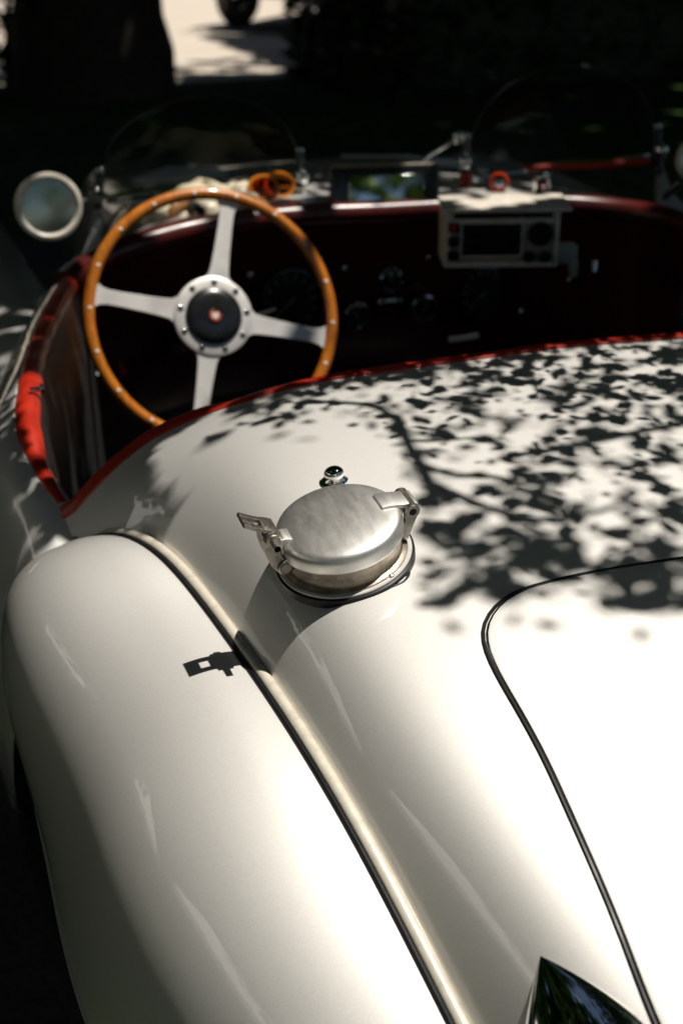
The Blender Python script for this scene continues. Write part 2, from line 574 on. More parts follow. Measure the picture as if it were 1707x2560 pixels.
def deck_hit(dx, dy, lo=.85, hi=2.3):
    f = lambda d: (lambda p: p[2] - deck_z(p[0], p[1]))(P(dx, dy, d))
    prev = lo
    for a in np.linspace(lo, hi, 240):
        if f(a) < 0:
            b, c = prev, a
            for _ in range(40):
                m = (b + c) / 2
                if f(m) < 0: c = m
                else: b = m
            return P(dx, dy, b)
        prev = a
    return None


car = thing("vintage_roadster", "silver vintage roadster with red trimmed open cockpit, wood rimmed wheel and alloy filler cap", "car", (XC, 1.9, 0))

rim_px = [(1568, 775), (1300, 795), (1100, 822), (900, 850), (700, 882), (550, 925), (430, 965), (340, 1010), (270, 1065), (215, 1120), (170, 1170)]
rim_pts = np.array([deck_hit(*q) for q in rim_px])
rim_t = (XC - rim_pts[:, 0]) / S_SEAM(rim_pts[:, 1])
_rt = np.concatenate([[0.0], rim_t, [1.0]]); _ry = np.concatenate([[1.385], rim_pts[:, 1], [rim_pts[-1, 1] + .012]])
_o = np.argsort(_rt)
RIM_Y = lambda t: np.interp(np.abs(t), _rt[_o], _ry[_o])

# rear deck: one smooth panel, rows from the tail to the cockpit edge
ts = np.sign(np.linspace(-1, 1, 161)) * (1 - (1 - np.abs(np.linspace(-1, 1, 161)))**1.9) * 1.012
rows = []
for v in np.linspace(0, 1, 110):
    row = []
    for t in ts:
        ye = RIM_Y(t)
        y = 0.12 + v * (ye - 0.12)
        x = XC - t * S_SEAM(y)
        row.append((x, y, float(deck_z(x, y))))
    rows.append(row)
obj("rear_deck", grid(rows), M_PAINT, car, sharp=None)

# tail panel closing the body below
tail = []
for k in range(12):
    f = k / 11
    tail.append([(XC - t * S_SEAM(0.12) * (1 - .1 * f), 0.12 + .05 * sin(f * pi) - f * .02, float(deck_z(XC - t * S_SEAM(.12), .12)) * (1 - f) + .22 * f) for t in np.linspace(-1, 1, 40)])
obj("tail_panel", grid(tail), M_PAINT, car)

# ---- boot lid: a panel of its own, standing a little proud, with its sealing strip
lid_px = [(1568, 1284), (1400, 1310), (1250, 1342), (1180, 1367), (1135, 1403), (1114, 1450), (1130, 1520), (1180, 1612), (1250, 1740), (1310, 1870), (1370, 2005), (1430, 2150), (1510, 2352)]
lid_pts = [deck_hit(*q) for q in lid_px]
L0 = [(XC, lid_pts[0][1] - .002)] + [(p[0], p[1]) for p in lid_pts] + [(-.47, .5), (-.43, .36), (-.30, .27), (-.1, .25), (XC, .248)]
L0 = smooth_path(L0, 150)
half = np.array([[x, y, 0] for x, y in L0])
outline = np.concatenate([half, np.array([[2 * XC - x, y, 0] for x, y, _ in half[::-1]])[1:-1]])


def on_deck(p, lift):
    n = deck_n(p[0], p[1]); return np.array([p[0], p[1], float(deck_z(p[0], p[1]))]) + n * lift


def lid_rows():
    c = np.array([XC, .62]); rows = []
    for s, lift in [(1.0, -.002), (0.9995, .0006), (0.998, .0013), (0.995, .0017), (.985, .0018), (.96, .0018)] + [(q, .0018) for q in np.linspace(.92, .02, 26)]:
        rows.append([on_deck((c[0] + (p[0] - c[0]) * s, c[1] + (p[1] - c[1]) * s), lift) for p in outline])
    return rows


LV, LF = grid(lid_rows(), close_v=True)
lid = obj("boot_lid", (LV, list(LF)), M_PAINT, car, sharp=None)
c_ = np.array([XC, .62])
seal = [on_deck(c_ + (p[:2] - c_) * 1.003, .0006) for p in outline]
obj("lid_seal", tube(seal, .0017, 8, closed=True), M_RUBBER, lid)
bead2 = [on_deck(c_ + (p[:2] - c_) * 0.9975, .0012) for p in outline]
obj("lid_edge", tube(bead2, .0008, 6, closed=True), M_CHROME, lid)

# ---- rear fender
S_F = Spline([1.80, 1.62, 1.5, 1.42, 1.36, 1.26, 1.1, .9, .705, .5, .3, .1], [.86, .835, .82, .806, .782, .748, .7245, .708, .681, .63, .55, .46])
Z_F = Spline([1.80, 1.62, 1.5, 1.42, 1.346, 1.2, 1.0, .85, .705, .5, .3, .1], [.33, .57, .70, .765, .80, .796, .78, .75, .68, .54, .40, .26])
WHEEL_Y, WHEEL_Z = 1.10, .33


def arch_z(y):
    q = (y - 1.15) / .56
    return WHEEL_Z + .20 * sqrt(max(0, 1 - q * q)) if abs(q) < 1 else WHEEL_Z


lip_px = [(0, 1583), (32, 1653), (69, 1768), (92, 1874), (119, 2053), (142, 2232), (154, 2352)]
lip_xy = []
for q in lip_px:
    z = .6
    for _ in range(30):
        p = on_z(q[0], q[1], z); z = .5 * z + .5 * arch_z(p[1])
    lip_xy.append(on_z(q[0], q[1], z))
lip_xy = np.array(lip_xy)
S_LIP = Spline([1.90, 1.78, 1.42, 1.30, 1.18, 1.06, .94, .80, .62, .45, .1], [.905, .90, .897, .905, .910, .915, .910, .880, .805, .735, .57])


def z_lip(y):
    a = arch_z(y)
    low = .24
    q = (abs(y - 1.15) - .46) / .1
    q = min(1, max(0, q)); q = q * q * (3 - 2 * q)
    return a * (1 - q) + low * q


def fender_section(y, n=56):
    p0 = np.array([float(S_F(y)), float(Z_F(y))]); p3 = np.array([float(S_LIP(y)), min(z_lip(y), p0[1] - .05)])
    w = p3[0] - p0[0]; h = p0[1] - p3[1]; f = float(np.interp(y, [1.02, 1.42], [0, 1])); f = f * f * (3 - 2 * f)
    ctl = np.array([p0, p0 + [.16 * w, .006], p0 + [(.34 + .06 * f) * w, .002], p0 + [(.60 + .26 * f) * w, -(.075 - .02 * f) * h], p0 + [(.825 + .33 * f) * w, -.25 * h],
                    p0 + [(.945 + .28 * f) * w, -.56 * h], p3])
    # clamped cubic B-spline
    m = len(ctl); kn = np.concatenate([[0] * 3, np.arange(m - 2), [m - 3] * 3]).astype(float); out = []
    for u in np.linspace(0, m - 3 - 1e-9, n):
        k = int(np.searchsorted(kn, u, 'right') - 1); d = [ctl[j + k - 3] for j in range(4)]
        for r in range(1, 4):
            for j in range(3, r - 1, -1):
                al = (u - kn[j + k - 3]) / (kn[j + 1 + k - r] - kn[j + k - 3]); d[j] = (1 - al) * d[j - 1] + al * d[j]
        out.append(d[3])
    return np.array(out)


def fender(side):
    rows = []
    for y in np.concatenate([np.linspace(.1, .6, 20), np.linspace(.61, 1.55, 76), np.linspace(1.56, 1.80, 18)]):
        rows.append([(XC - side * s, y, z) for s, z in fender_section(y)])
    f = obj("rear_fender", grid(rows), M_PAINT, car, sharp=None)
    ys = np.linspace(.66, 1.62, 60)
    lip = [(XC - side * (float(S_LIP(y)) - .002), y, fender_section(y)[-1][1]) for y in ys]
    obj("arch_lip", tube(lip, .0042, 8), M_ALU_FOOT, f)
    # inner wheel housing
    inner = []
    for y in np.linspace(.62, 1.58, 30):
        z0 = fender_section(y)[-1][1]
        inner.append([(XC - side * (float(S_LIP(y)) - .006), y, z0 + .002), (XC - side * (float(S_LIP(y)) - .05), y, min(z0 + .012, Z_F(y) - .06)), (XC - side * (float(S_F(y)) - .04), y, min(z0 + .01, Z_F(y) - .14)), (XC - side * .56, y, .25)])
    obj("wheel_housing", grid(inner), M_BLACK, f)
    return f


fender(1)
fender(-1)

# beading in the seam between deck and fender, with a black strip drawn for the shadow gap
for side in (1, -1):
    ys = np.concatenate([np.linspace(.14, 1.30, 90), np.linspace(1.31, 1.5, 26)])
    pth = [(XC - side * (float(S_F(y)) + .002), y, float(Z_F(y)) + .0035) for y in ys]
    bd = obj("fender_beading", tube(pth, .0058, 12), M_BEAD, car)
    gp = [(XC - side * (float(S_F(y)) + .0098), y, float(Z_F(y)) + .0022) for y in ys]
    obj("beading_gasket", tube(gp, .0030, 8), M_RUBBER, bd)

# ---- cockpit edge trim along the deck
edge = [on_deck((XC - t * float(S_SEAM(RIM_Y(t))), float(RIM_Y(t))), 0.0) for t in np.linspace(-.999, .999, 150)]
edge = np.array(edge)
edge_n = np.array([deck_n(q[0], q[1] - .004) for q in edge])
edge_t = np.gradient(edge, axis=0); edge_t /= np.linalg.norm(edge_t, axis=1)[:, None]
edge_o = np.cross(edge_t, edge_n); edge_o *= np.sign(edge_o[:, 1])[:, None]
obj("cockpit_rim_trim", tube(edge + edge_o * .0062 - edge_n * .0015, .0074, 14, flat=(1.15, .55), up=edge_n), M_RED, car)
obj("rim_piping", tube(edge - edge_o * .002 + edge_n * .0008, .0024, 8), M_RED, car)

# ---- door tops: padded rolls
trim_px = [(160, 652, 2.24), (130, 706, 2.13), (102, 768, 2.02), (80, 830, 1.90), (70, 890, 1.79), (64, 950, 1.72), (70, 1010, 1.67), (90, 1070, 1.63), (116, 1118, 1.595), (143, 1158, 1.575)]
trim = smooth_path([P(*q) for q in trim_px], 70)
for side in (1, -1):
    pth = trim.copy()
    if side < 0: pth[:, 0] = 2 * XC - pth[:, 0]
    rr = .0150 + .0006 * np.sin(np.arange(70) * .9)
    rr[-14:] *= np.linspace(1, .45, 14)
    dr = obj("door_top_trim", tube(pth, rr, 16, up=(0, 0, 1), flat=(1.05, .95)), M_RED, car)
    # outer skin of door and cowl side
    rows = []
    for p in np.concatenate([[pth[-1] + [.0, -.10, -.05]], pth[::-1][::4]]):
        s = side
        sec = [(0.010, .002), (-.022, .004), (-.040, -.012), (-.058, -.05), (-.078, -.12), (-.092, -.22), (-.088, -.34), (-.06, -.48), (-.02, -.58)]
        q = smooth_path([(a, b) for a, b in sec], 26)
        rows.append([(p[0] + s * a, p[1], p[2] + b) for a, b in q])
    obj("door_skin", grid(rows), M_PAINT, car)
    inner = [[(p[0] + side * .012, p[1], p[2] - .005), (p[0] + side * .03, p[1], p[2] - .10), (p[0] + side * .05, p[1], p[2] - .55)] for p in pth[::3]]
    obj("door_card", grid(inner), M_BLACK_LEATHER, car)

# little chrome snap on the door trim
k_ = P(92, 893, 1.74)
obj("trim_snap", xf(join(dome(.0075, .006, 16), cyl((0, 0, -.012), (0, 0, 0), .003, 10)), k_, (0, 0, 1), (0, 1, 0), (1, 0, 0)), M_CHROME, car)

# ---- cockpit tub and seats
tub = []
for y in np.linspace(1.40, 2.75, 20):
    tub.append([(XC - .84, y, .62), (XC - .82, y, .32), (XC - .76, y, .24), (XC - .14, y, .24), (XC - .11, y, .40), (XC + .11, y, .40), (XC + .14, y, .24), (XC + .76, y, .24), (XC + .82, y, .32), (XC + .84, y, .62)])
obj("cockpit_tub", grid(tub), M_BLACK_LEATHER, car)
obj("rear_bulkhead", box(XC, 1.385, .54, 1.40, .02, .64), M_BLACK_LEATHER, car)
for s in (-1, 1):
    cush = box(XC + s * .40, 1.78, .38, .44, .48, .14, .04, 3)
    back = box(XC + s * .40, 1.50, .56, .44, .12, .42, .045, 3)
    st = obj("seat", back, M_BLACK_LEATHER, car)
    obj("seat_cushion", cush, M_BLACK_LEATHER, st)

# ---- dashboard
roll_px = [(152, 650, 2.25), (200, 612, 2.32), (260, 582, 2.37), (335, 556, 2.42), (420, 533, 2.45), (520, 514, 2.49), (700, 494, 2.54), (850, 488, 2.575), (1000, 480, 2.60), (1150, 473, 2.63), (1300, 470, 2.655), (1420, 481, 2.65), (1500, 494, 2.62), (1600, 530, 2.5)]
roll = smooth_path([P(*q) for q in roll_px], 90)
dash = obj("dashboard", tube(roll, .021, 16, up=(0, 0, 1)), M_MAROON, car)
DASH_N = np.array([0.0, -1.0, 0.12]); DASH_P = P(850, 640, 2.60)
face = []
for p in roll:
    q = p + np.array([0, .012, -.008])
    face.append([q, q + [0, .012, -.05], q + [0, .02, -.12], q + [0, .02, -.22], q + [0, .08, -.34]])
obj("dash_panel", grid(face), M_MAROON, dash)


def dash_at(dx, dy):
    j = np.argmin([abs(proj(p)[0] - dx) for p in roll])
    p0 = roll[j] + np.array([0, .024, -.06])
    return on_plane(dx, dy, p0, np.array([0, -1.0, .10]))


DX, DZ = np.array([1.0, 0, 0]), unit([0, -1, .10])
DY = np.cross(DZ, DX)


def gauge(name, dx, dy, r, needle):
    c = dash_at(dx, dy) + DZ * .006
    g = obj(name, xf(lathe([(r * 1.0, -.004), (r * 1.06, .004), (r * 1.03, .009), (r * .94, .010), (r * .92, .004)], 40), c, DX, DY, DZ), M_CHROME if r < .03 else M_BLACK, dash)
    obj("dial", xf(lathe([(r * .94, .003), (r * .001, .003)], 36), c, DX, DY, DZ), M_DIAL, g)
    marks = []
    nm = 12 if r > .03 else 6
    for k in range(nm):
        a = radians(225 - 270 * k / (nm - 1))
        ca, sa = cos(a), sin(a)
        q = [(-.0012, r * .70, .0042), (.0012, r * .70, .0042), (.0012, r * .85, .0042), (-.0012, r * .85, .0042)]
        marks.append(([(x * sa + y * ca, -x * ca + y * sa, z) for x, y, z in q], [(0, 1, 2, 3)]))
    o = obj("dial_marks", xf(join(*marks), c, DX, DY, DZ), M_WHITE, g); tag(o, kind='stuff')
    a = radians(needle); ca, sa = cos(a), sin(a)
    q = [(-.0016, -r * .15, .0055), (.0016, -r * .15, .0055), (.0004, r * .75, .0055), (-.0004, r * .75, .0055)]
    obj("needle", xf(([(x * sa + y * ca, -x * ca + y * sa, z) for x, y, z in q], [(0, 1, 2, 3)]), c, DX, DY, DZ), M_WHITE, g)
    obj("gauge_glass", xf(lathe([(r * .93, .0085), (r * .5, .0105), (r * .001, .0112)], 36), c, DX, DY, DZ), M_GAUGE_GLASS, g)


gauge("speedometer", 665, 690, .058, 220)
gauge("tachometer", 1105, 672, .050, 220)
gauge("small_gauge", 815, 722, .0235, 130)
gauge("small_gauge", 968, 708, .026, 60)
gauge("small_gauge", 893, 640, .022, 100)
for dx, dy, r in [(570, 628, .0075), (786, 613, .006), (978, 588, .0045), (868, 690, .006), (1190, 712, .006), (1300, 640, .006)]:
    c = dash_at(dx, dy)
    obj("dash_knob", xf(join(cyl((0, 0, 0), (0, 0, .012), r * .6, 12), xf(dome(r, r * .8, 16), (0, 0, .012), (1, 0, 0), (0, 1, 0), (0, 0, 1))), c, DX, DY, DZ), M_CHROME, dash)
c = dash_at(893, 690)
obj("ignition_switch", xf(join(cyl((0, 0, 0), (0, 0, .014), .012, 18), box(0, 0, .018, .036, .010, .008, .003)), c, DX, DY, DZ), M_CHROME, dash)
hp = P(1062, 777, 2.2)
obj("grab_handle", tube(smooth_path([P(1030, 780, 2.2), P(1064, 776, 2.2), P(1098, 770, 2.2)], 10), .0052, 10), M_IVORY, car)
obj("choke_lever", tube([P(1362, 624, 2.45), P(1364, 612, 2.45), P(1366, 600, 2.45)], .0045, 10), M_CHROME, dash)

# ---- scuttle (cowl) ahead of the cockpit, bonnet with louvres, front fenders
def cowl_z(x, y):
    u = abs(x - XC)
    top = np.interp(y, [2.2, 2.45, 2.7, 3.0, 3.4, 3.9, 4.4], [.885, .885, .882, .866, .80, .72, .64])
    w = np.interp(y, [2.2, 2.6, 3.2, 3.8, 4.4], [.80, .72, .52, .45, .36])
    return top - .06 * (u / .6)**2 - .30 * (u / w)**6 if u < w * 1.05 else top - .06 * (u / .6)**2 - .30 * 1.05**6


RX = roll[:, 0]; RYV = roll[:, 1]; RZV = roll[:, 2]
rows = []
for v in np.linspace(0, 1, 16):
    row = []
    for k in range(len(roll)):
        p = roll[k] + np.array([0, .016, .008])
        y = p[1] + v * (2.86 - p[1])
        z = p[2] * (1 - v) + cowl_z(p[0], 2.86) * v + .012 * sin(v * pi)
        row.append((p[0], y, z))
    rows.append(row)
obj("scuttle", grid(rows), M_PAINT, car)
rows = []
for y in np.linspace(2.864, 4.4, 40):
    w = np.interp(y, [2.2, 2.6, 3.2, 3.8, 4.4], [.80, .72, .52, .45, .36])
    rows.append([(XC + w * u, y, cowl_z(XC + w * u, y)) for u in np.linspace(-1.0, 1.0, 41)])
bon = obj("bonnet", grid(rows), M_PAINT, car)
louv = mesh("louvre", *prism([(-.055, 0), (.055, 0), (.05, .006), (-.05, .006)], -.004, .004, .0015, 1), M_PAINT)
for s in (-1, 1):
    for k in range(13):
        x = XC + s * .27; y = 2.93 + k * .042
        nx = unit([-(cowl_z(x + .01, y) - cowl_z(x - .01, y)) / .02, -(cowl_z(x, y + .01) - cowl_z(x, y - .01)) / .02, 1])
        ex = unit(np.cross([0, 1, 0], nx)); ey = np.cross(nx, ex)
        inst("louvre", louv, frame_M((x, y, cowl_z(x, y) - .0005), ex, ey, nx), bon)
for s in (1, -1):
    rows = []
    for y in np.linspace(2.28, 4.35, 44):
        q = (y - 2.28) / 2.07
        top = np.interp(y, [2.28, 2.5, 2.9, 3.4, 3.8, 4.2, 4.35], [.68, .70, .72, .735, .71, .62, .54])
        cx = .70 + .04 * sin(q * pi)
        row = []
        for a in np.linspace(-.3, 1.25, 26):
            ang = a * pi / 2 + pi / 2
            row.append((XC - s * (cx - .2 * cos(ang - 0) * -1 * -1) if False else XC - s * (cx + .19 * sin(a * pi / 2)), y, top - .19 * (1 - cos(a * pi / 2))))
        rows.append(row)
    obj("front_fender", grid(rows), M_PAINT, car)

# ---- aero screens
M_RED_POST = M_ENAMEL_RED


def screen(pxs, A, B, lean=-.22):
    A = P(*A); B = P(*B)
    n = unit(np.cross(B - A, [0, lean, 1.0]))
    pts = smooth_path([on_plane(x, y, A, n) for x, y in pxs], 60)
    base0, base1 = pts[0], pts[-1]
    # sheet 5 mm thick: fan from base line, with gentle bow
    front = []
    for k in range(len(pts)):
        f = k / (len(pts) - 1)
        b = base0 + (base1 - base0) * f
        front.append([b + (pts[k] - b) * s + n * (-.02 * sin(pi * f) * 1.0) for s in np.linspace(0, 1, 8)])
    front = np.array(front)
    back = front + n * .005
    V1, F1 = grid(front); V2, F2 = grid(back)
    g = obj("windscreen", join((V1, F1), (V2, [f[::-1] for f in F2])), M_GLASS, car)
    obj("screen_edge", tube(front[:, -1] + n * .0025, .0011, 8), M_EDGE, g)
    obj("screen_base", tube(front[:, 0] + n * .0025, .0055, 8), M_CHROME, g)
    return g


screen([(238, 452), (243, 385), (262, 325), (310, 280), (370, 250), (440, 231), (505, 226), (565, 236), (620, 262), (662, 305), (684, 355), (690, 425)], (238, 452, 2.70), (690, 438, 2.74))
screen([(1066, 408), (1080, 330), (1098, 285), (1130, 238), (1190, 192), (1262, 165), (1335, 158), (1405, 170), (1462, 205), (1494, 260), (1503, 320), (1506, 375)], (1066, 404, 2.80), (1506, 372, 2.88))


def solid_quad(pts, depth, thick):
    """plate through pixel-surveyed corners at one distance, given thickness away from the driver"""
    q = np.array([P(x, y, depth) for x, y in pts]); n = unit(np.cross(q[1] - q[0], q[-1] - q[0])); m = len(q)
    if n @ C_FWD < 0: n = -n
    V = list(q) + list(q + n * thick)
    return V, [tuple(range(m)), tuple(range(2 * m - 1, m - 1, -1))] + [(k, (k + 1) % m, m + (k + 1) % m, m + k) for k in range(m)]


def plate(name, pts, depth, thick, mat, bev=.002, parent=car):
    o = obj(name, solid_quad(pts, depth, thick), mat, parent, sharp=35)
    bm = bmesh.new(); bm.from_mesh(o.data)
    bmesh.ops.bevel(bm, geom=list(bm.edges), offset=bev, segments=2, affect='EDGES', clamp_overlap=True)
    bm.to_mesh(o.data); bm.free()
    o.data.polygons.foreach_set("use_smooth", [True] * len(o.data.polygons)); o.data.set_sharp_from_angle(angle=radians(35))
    return o


def chain(pts, depth):
    return smooth_path([P(x, y, depth) for x, y in pts], 24)


def post(px0, px1, d, ball, foot):
    p0, p1 = P(*px0, d), P(*px1, d)
    o = obj("screen_post", cyl(p0, p1, .0085, 14, .002), M_BLACK, car)
    b = P(*ball, d - .01)
    V, F = lathe([(r, z) for r, z in [(.002, .015), (.008, .013), (.0125, .007), (.0135, 0), (.0125, -.007), (.008, -.013), (.002, -.015)]], 18, True)
    obj("post_clamp", xf((V, F), b, (1, 0, 0), (0, 1, 0), (0, 0, 1)), M_CHROME, o)
    obj("post_cap", xf(dome(.009, .008, 16, 5, .008), p1, (1, 0, 0), (0, 1, 0), (0, 0, 1)), M_CHROME, o)
    if foot:
        plate("post_foot", foot, d + .005, .03, M_ALU_FOOT, .004, o)
    return o


post((226, 480), (229, 392), 2.70, (222, 448), [(213, 482), (232, 480), (236, 560), (215, 600), (150, 632), (185, 590), (205, 545)])
post((686, 470), (688, 345), 2.72, (694, 405), [(697, 430), (716, 432), (726, 465), (762, 488), (700, 498)])
post((1070, 440), (1070, 312), 2.80, (1068, 372), None)
post((1512, 400), (1508, 290), 2.86, (1518, 346), [(1512, 385), (1526, 388), (1545, 440), (1600, 500), (1508, 478)])
obj("post_finial", xf(dome(.013, .012, 16, 5, .012), P(1052, 312, 2.79), unit([1, 0, .2]), (0, 1, 0), unit([-.2, 0, 1])), M_CHROME, car)
obj("screen_stay", tube(chain([(1045, 318), (1020, 335), (990, 352), (965, 372)], 2.82), .0045, 10), M_CHROME, car)
obj("red_screen_bracket", tube(chain([(1070, 440), (1070, 400)], 2.74)[[0, 12, 23]], .014, 14), M_ENAMEL_RED, car)
obj("screen_sill", tube(chain([(1195, 388), (1300, 383), (1400, 378), (1490, 368)], 2.84), .0075, 10), M_RED, car)
obj("sill_strip", tube(chain([(1195, 380), (1300, 374), (1400, 367), (1490, 358)], 2.845), .0045, 8), M_CHROME, car)
obj("sill_strip", tube(chain([(245, 464), (310, 461), (380, 455)], 2.66), .0050, 8), M_CHROME, car)
ring_c = P(1145, 419, 2.70)
V, F = lathe([(.011, .004), (.0125, .009), (.016, .010), (.0185, .006), (.019, 0), (.017, -.02), (.002, -.022)], 28)
vz = unit(CAM - ring_c); vx = unit(np.cross([0, 0, 1], vz)); vy = np.cross(vz, vx)
lamp = obj("warning_lamp", xf((V, F), ring_c, vx, vy, vz), M_ENAMEL_RED, car)
obj("lamp_lens", xf(dome(.0115, .007, 20, 5), ring_c + vz * .004, vx, vy, vz), M_CHROME, lamp)
obj("map_reading_lamp", xf(join(dome(.019, .018, 18, 6, .02), cyl((0, 0, -.05), (0, 0, -.018), .006, 10)), P(1243, 412, 2.66), unit([.9, .1, .3]), unit([0, 1, -.2]), unit([-.3, -.3, .9])), M_CHROME, car)

# ---- mirrors
def round_mirror(dx, dy, d, r, arm, arm_end, ringmat):
    c = P(dx, dy, d); vz = unit(unit(CAM - c) + np.array([.10, 0, -.04])); vx = unit(np.cross([0, 0, 1], vz)); vy = np.cross(vz, vx)
    prof = [(r * .79, .004), (r * .815, .009), (r * .88, .0115), (r * .96, .0105), (r * 1.0, .006), (r * 1.0, -.004), (r * .9, -.018), (r * .5, -.032), (r * .05, -.036)]
    m = obj("side_mirror", xf(lathe(prof, 48), c, vx, vy, vz), ringmat, car)
    obj("mirror_glass", xf(lathe([(r * .805, .0050), (r * .6, .0062), (r * .3, .0073), (r * .003, .0077)], 40), c, vx, vy, vz), M_MIRROR_GREEN, m)
    if arm:
        obj("mirror_arm", tube([P(*q) for q in arm], .0075, 12), M_CHROME, m)
    return m


round_mirror(112, 474, 2.48, .0585, [(175, 462, 2.49), (200, 455, 2.52), (236, 449, 2.62)], None, M_IVORY)
round_mirror(1606, 368, 2.74, .046, [(1560, 420, 2.76), (1540, 440, 2.78), (1525, 452, 2.8)], None, M_IVORY)
mc = P(882, 434, 2.58)
mz = unit(CAM - mc + np.array([0, 0, .05])); mx = unit(np.cross([0, 0, 1], mz)); my = np.cross(mz, mx)
mx2 = unit(mx + my * -.03 * -1); my2 = np.cross(mz, mx2)
rear = obj("rear_view_mirror", xf(([(x, z, y) for x, y, z in box(0, 0, 0, .200, .042, .082, .006, 3)[0]], [f[::-1] for f in box(0, 0, 0, .200, .042, .082, .006, 3)[1]]), mc - mz * .022, mx2, my2, mz), M_BLACK, car)
obj("mirror_glass", xf(([(x, z, y) for x, y, z in box(.004, .0, .002, .136, .004, .046, .0015, 1)[0]], [f[::-1] for f in box(0, 0, 0, .136, .004, .046, .0015, 1)[1]]), mc, mx2, my2, mz), M_MIRROR, rear)
obj("mirror_trim", tube([mc + mx2 * x + my2 * .042 - mz * .004 for x in (-.097, -.05, 0, .05, .097)], .0028, 8), M_GREYMETAL, rear)
obj("mirror_stalk", tube([mc - my2 * .035 - mz * .02, mc - my2 * .055 - mz * .03, mc - my2 * .075 - mz * .035], .006, 10), M_CHROME, rear)

# ---- steering wheel
HUB = P(490, 727, 2.30)
AL = radians(25); ROT = radians(-16)
WN = np.array([0, -cos(AL), sin(AL)]); WA0 = np.array([1.0, 0, 0]); WB0 = np.array([0, sin(AL), cos(AL)])
WA = cos(ROT) * WA0 + sin(ROT) * WB0; WB = -sin(ROT) * WA0 + cos(ROT) * WB0
WR, Wr = .2005, .0098
circ = [(WR * cos(a), WR * sin(a), 0) for a in np.linspace(0, 2 * pi, 96, endpoint=False)]
sw = obj("steering_wheel", xf(tube(circ, Wr, 16, closed=True, up=(0, 0, 1), flat=(1.0, .95)), HUB, WA, WB, WN), M_WOOD, car)
prof = [(.056, .0265), (.062, .0215), (.070, .0165), (.082, .0150), (.110, .0132), (.150, .0118), (.172, .0120), (.182, .0142), (.189, .0185), (.193, .0225)]
poly = [(r, w) for r, w in prof] + [(r, -w) for r, w in prof[::-1]]
SP = prism(poly, -.0018, .0018, .0006, 1)
for k in range(4):
    a = k * pi / 2
    V = [(x * cos(a) - z * sin(a), x * sin(a) + z * cos(a), y - .001) for x, y, z in SP[0]]
    obj("spoke", xf((V, SP[1]), HUB, WA, WB, WN), M_ALU_SPOKE, sw)
obj("hub_ring", xf(lathe([(.046, .0005), (.0465, .0042), (.062, .0042), (.0645, .0030), (.0650, .0006), (.0650, -.003), (.046, -.003)], 64), HUB, WA, WB, WN), M_ALU_SPOKE, sw)
obj("horn_pad", xf(lathe([(.0468, .001), (.0465, .0065), (.044, .0092), (.034, .0115), (.018, .0128), (.0005, .0130)], 56), HUB, WA, WB, WN), M_BLACK, sw)
em = obj("emblem", xf(lathe([(.0106, .0130), (.0104, .0148), (.0094, .0152), (.0088, .0142), (.0005, .0142)], 32), HUB, WA, WB, WN), M_ENAMEL_RED, sw)
obj("emblem_rim", xf(lathe([(.0114, .0130), (.0113, .0150), (.0101, .0158), (.0094, .0150)], 32), HUB, WA, WB, WN), M_CHROME, em)
fv = [(-.0052, -.0040, 0), (-.0060, .0008, 0), (-.0064, .0052, 0), (-.0034, .0038, 0), (.0034, .0038, 0), (.0064, .0052, 0), (.0060, .0008, 0), (.0052, -.0040, 0), (0, -.0066, 0)]
FV = prism([(x, y) for x, y, _ in fv], -.0006, .0006, .0002, 1)
obj("emblem_relief", xf(([(x, z, y) for x, y, z in FV[0]], FV[1]), HUB + WN * .0148, WA0, WB0, WN), M_IVORY, em)
bolt = mesh("hub_bolt", *join(dome(.0042, .0030, 12, 4), lathe([(.0052, 0), (.0052, .0008), (.004, .001)], 12)), M_CHROME)
for k in range(9):
    a = radians(90 - 9 + 40 * k)
    inst("hub_bolt", bolt, frame_M(HUB + WN * .0042 + .0555 * (cos(a) * WA0 + sin(a) * WB0), WA, WB, WN), sw)
rivet = mesh("rivet", *dome(.0034, .0016, 12, 4, .001), M_IVORY)
for k in range(18):
    a = radians(91 - 20 * k)
    rad = cos(a) * WA0 + sin(a) * WB0
    inst("rivet", rivet, frame_M(HUB + rad * (WR - .001) + WN * (Wr * .95 - .0004), WA, WB, WN), sw)
col_end = HUB - WN * .42
obj("steering_column", cyl(HUB - WN * .004, col_end, .022, 20), M_BLACK, car)
obj("indicator_stalk", tube([HUB - WN * .06, HUB - WN * .055 + WA0 * .07, HUB - WN * .05 + WA0 * .12 + WB0 * .01], .0045, 10), M_CHROME, car)

# ---- filler cap
FC = deck_hit(792, 1278)
FN = unit([-.225, -.155, 1]); FX = np.array([1.0, 0, 0]); FX = unit(FX - FN * (FX @ FN)); FY = np.cross(FN, FX)
mm = lambda VF: ([(x / 1000, y / 1000, z / 1000) for x, y, z in VF[0]], VF[1])


def F_(VF, off=(0, 0, 0)):
    return xf(mm(VF), FC + FX * off[0] / 1e3 + FY * off[1] / 1e3 + FN * off[2] / 1e3, FX, FY, FN)


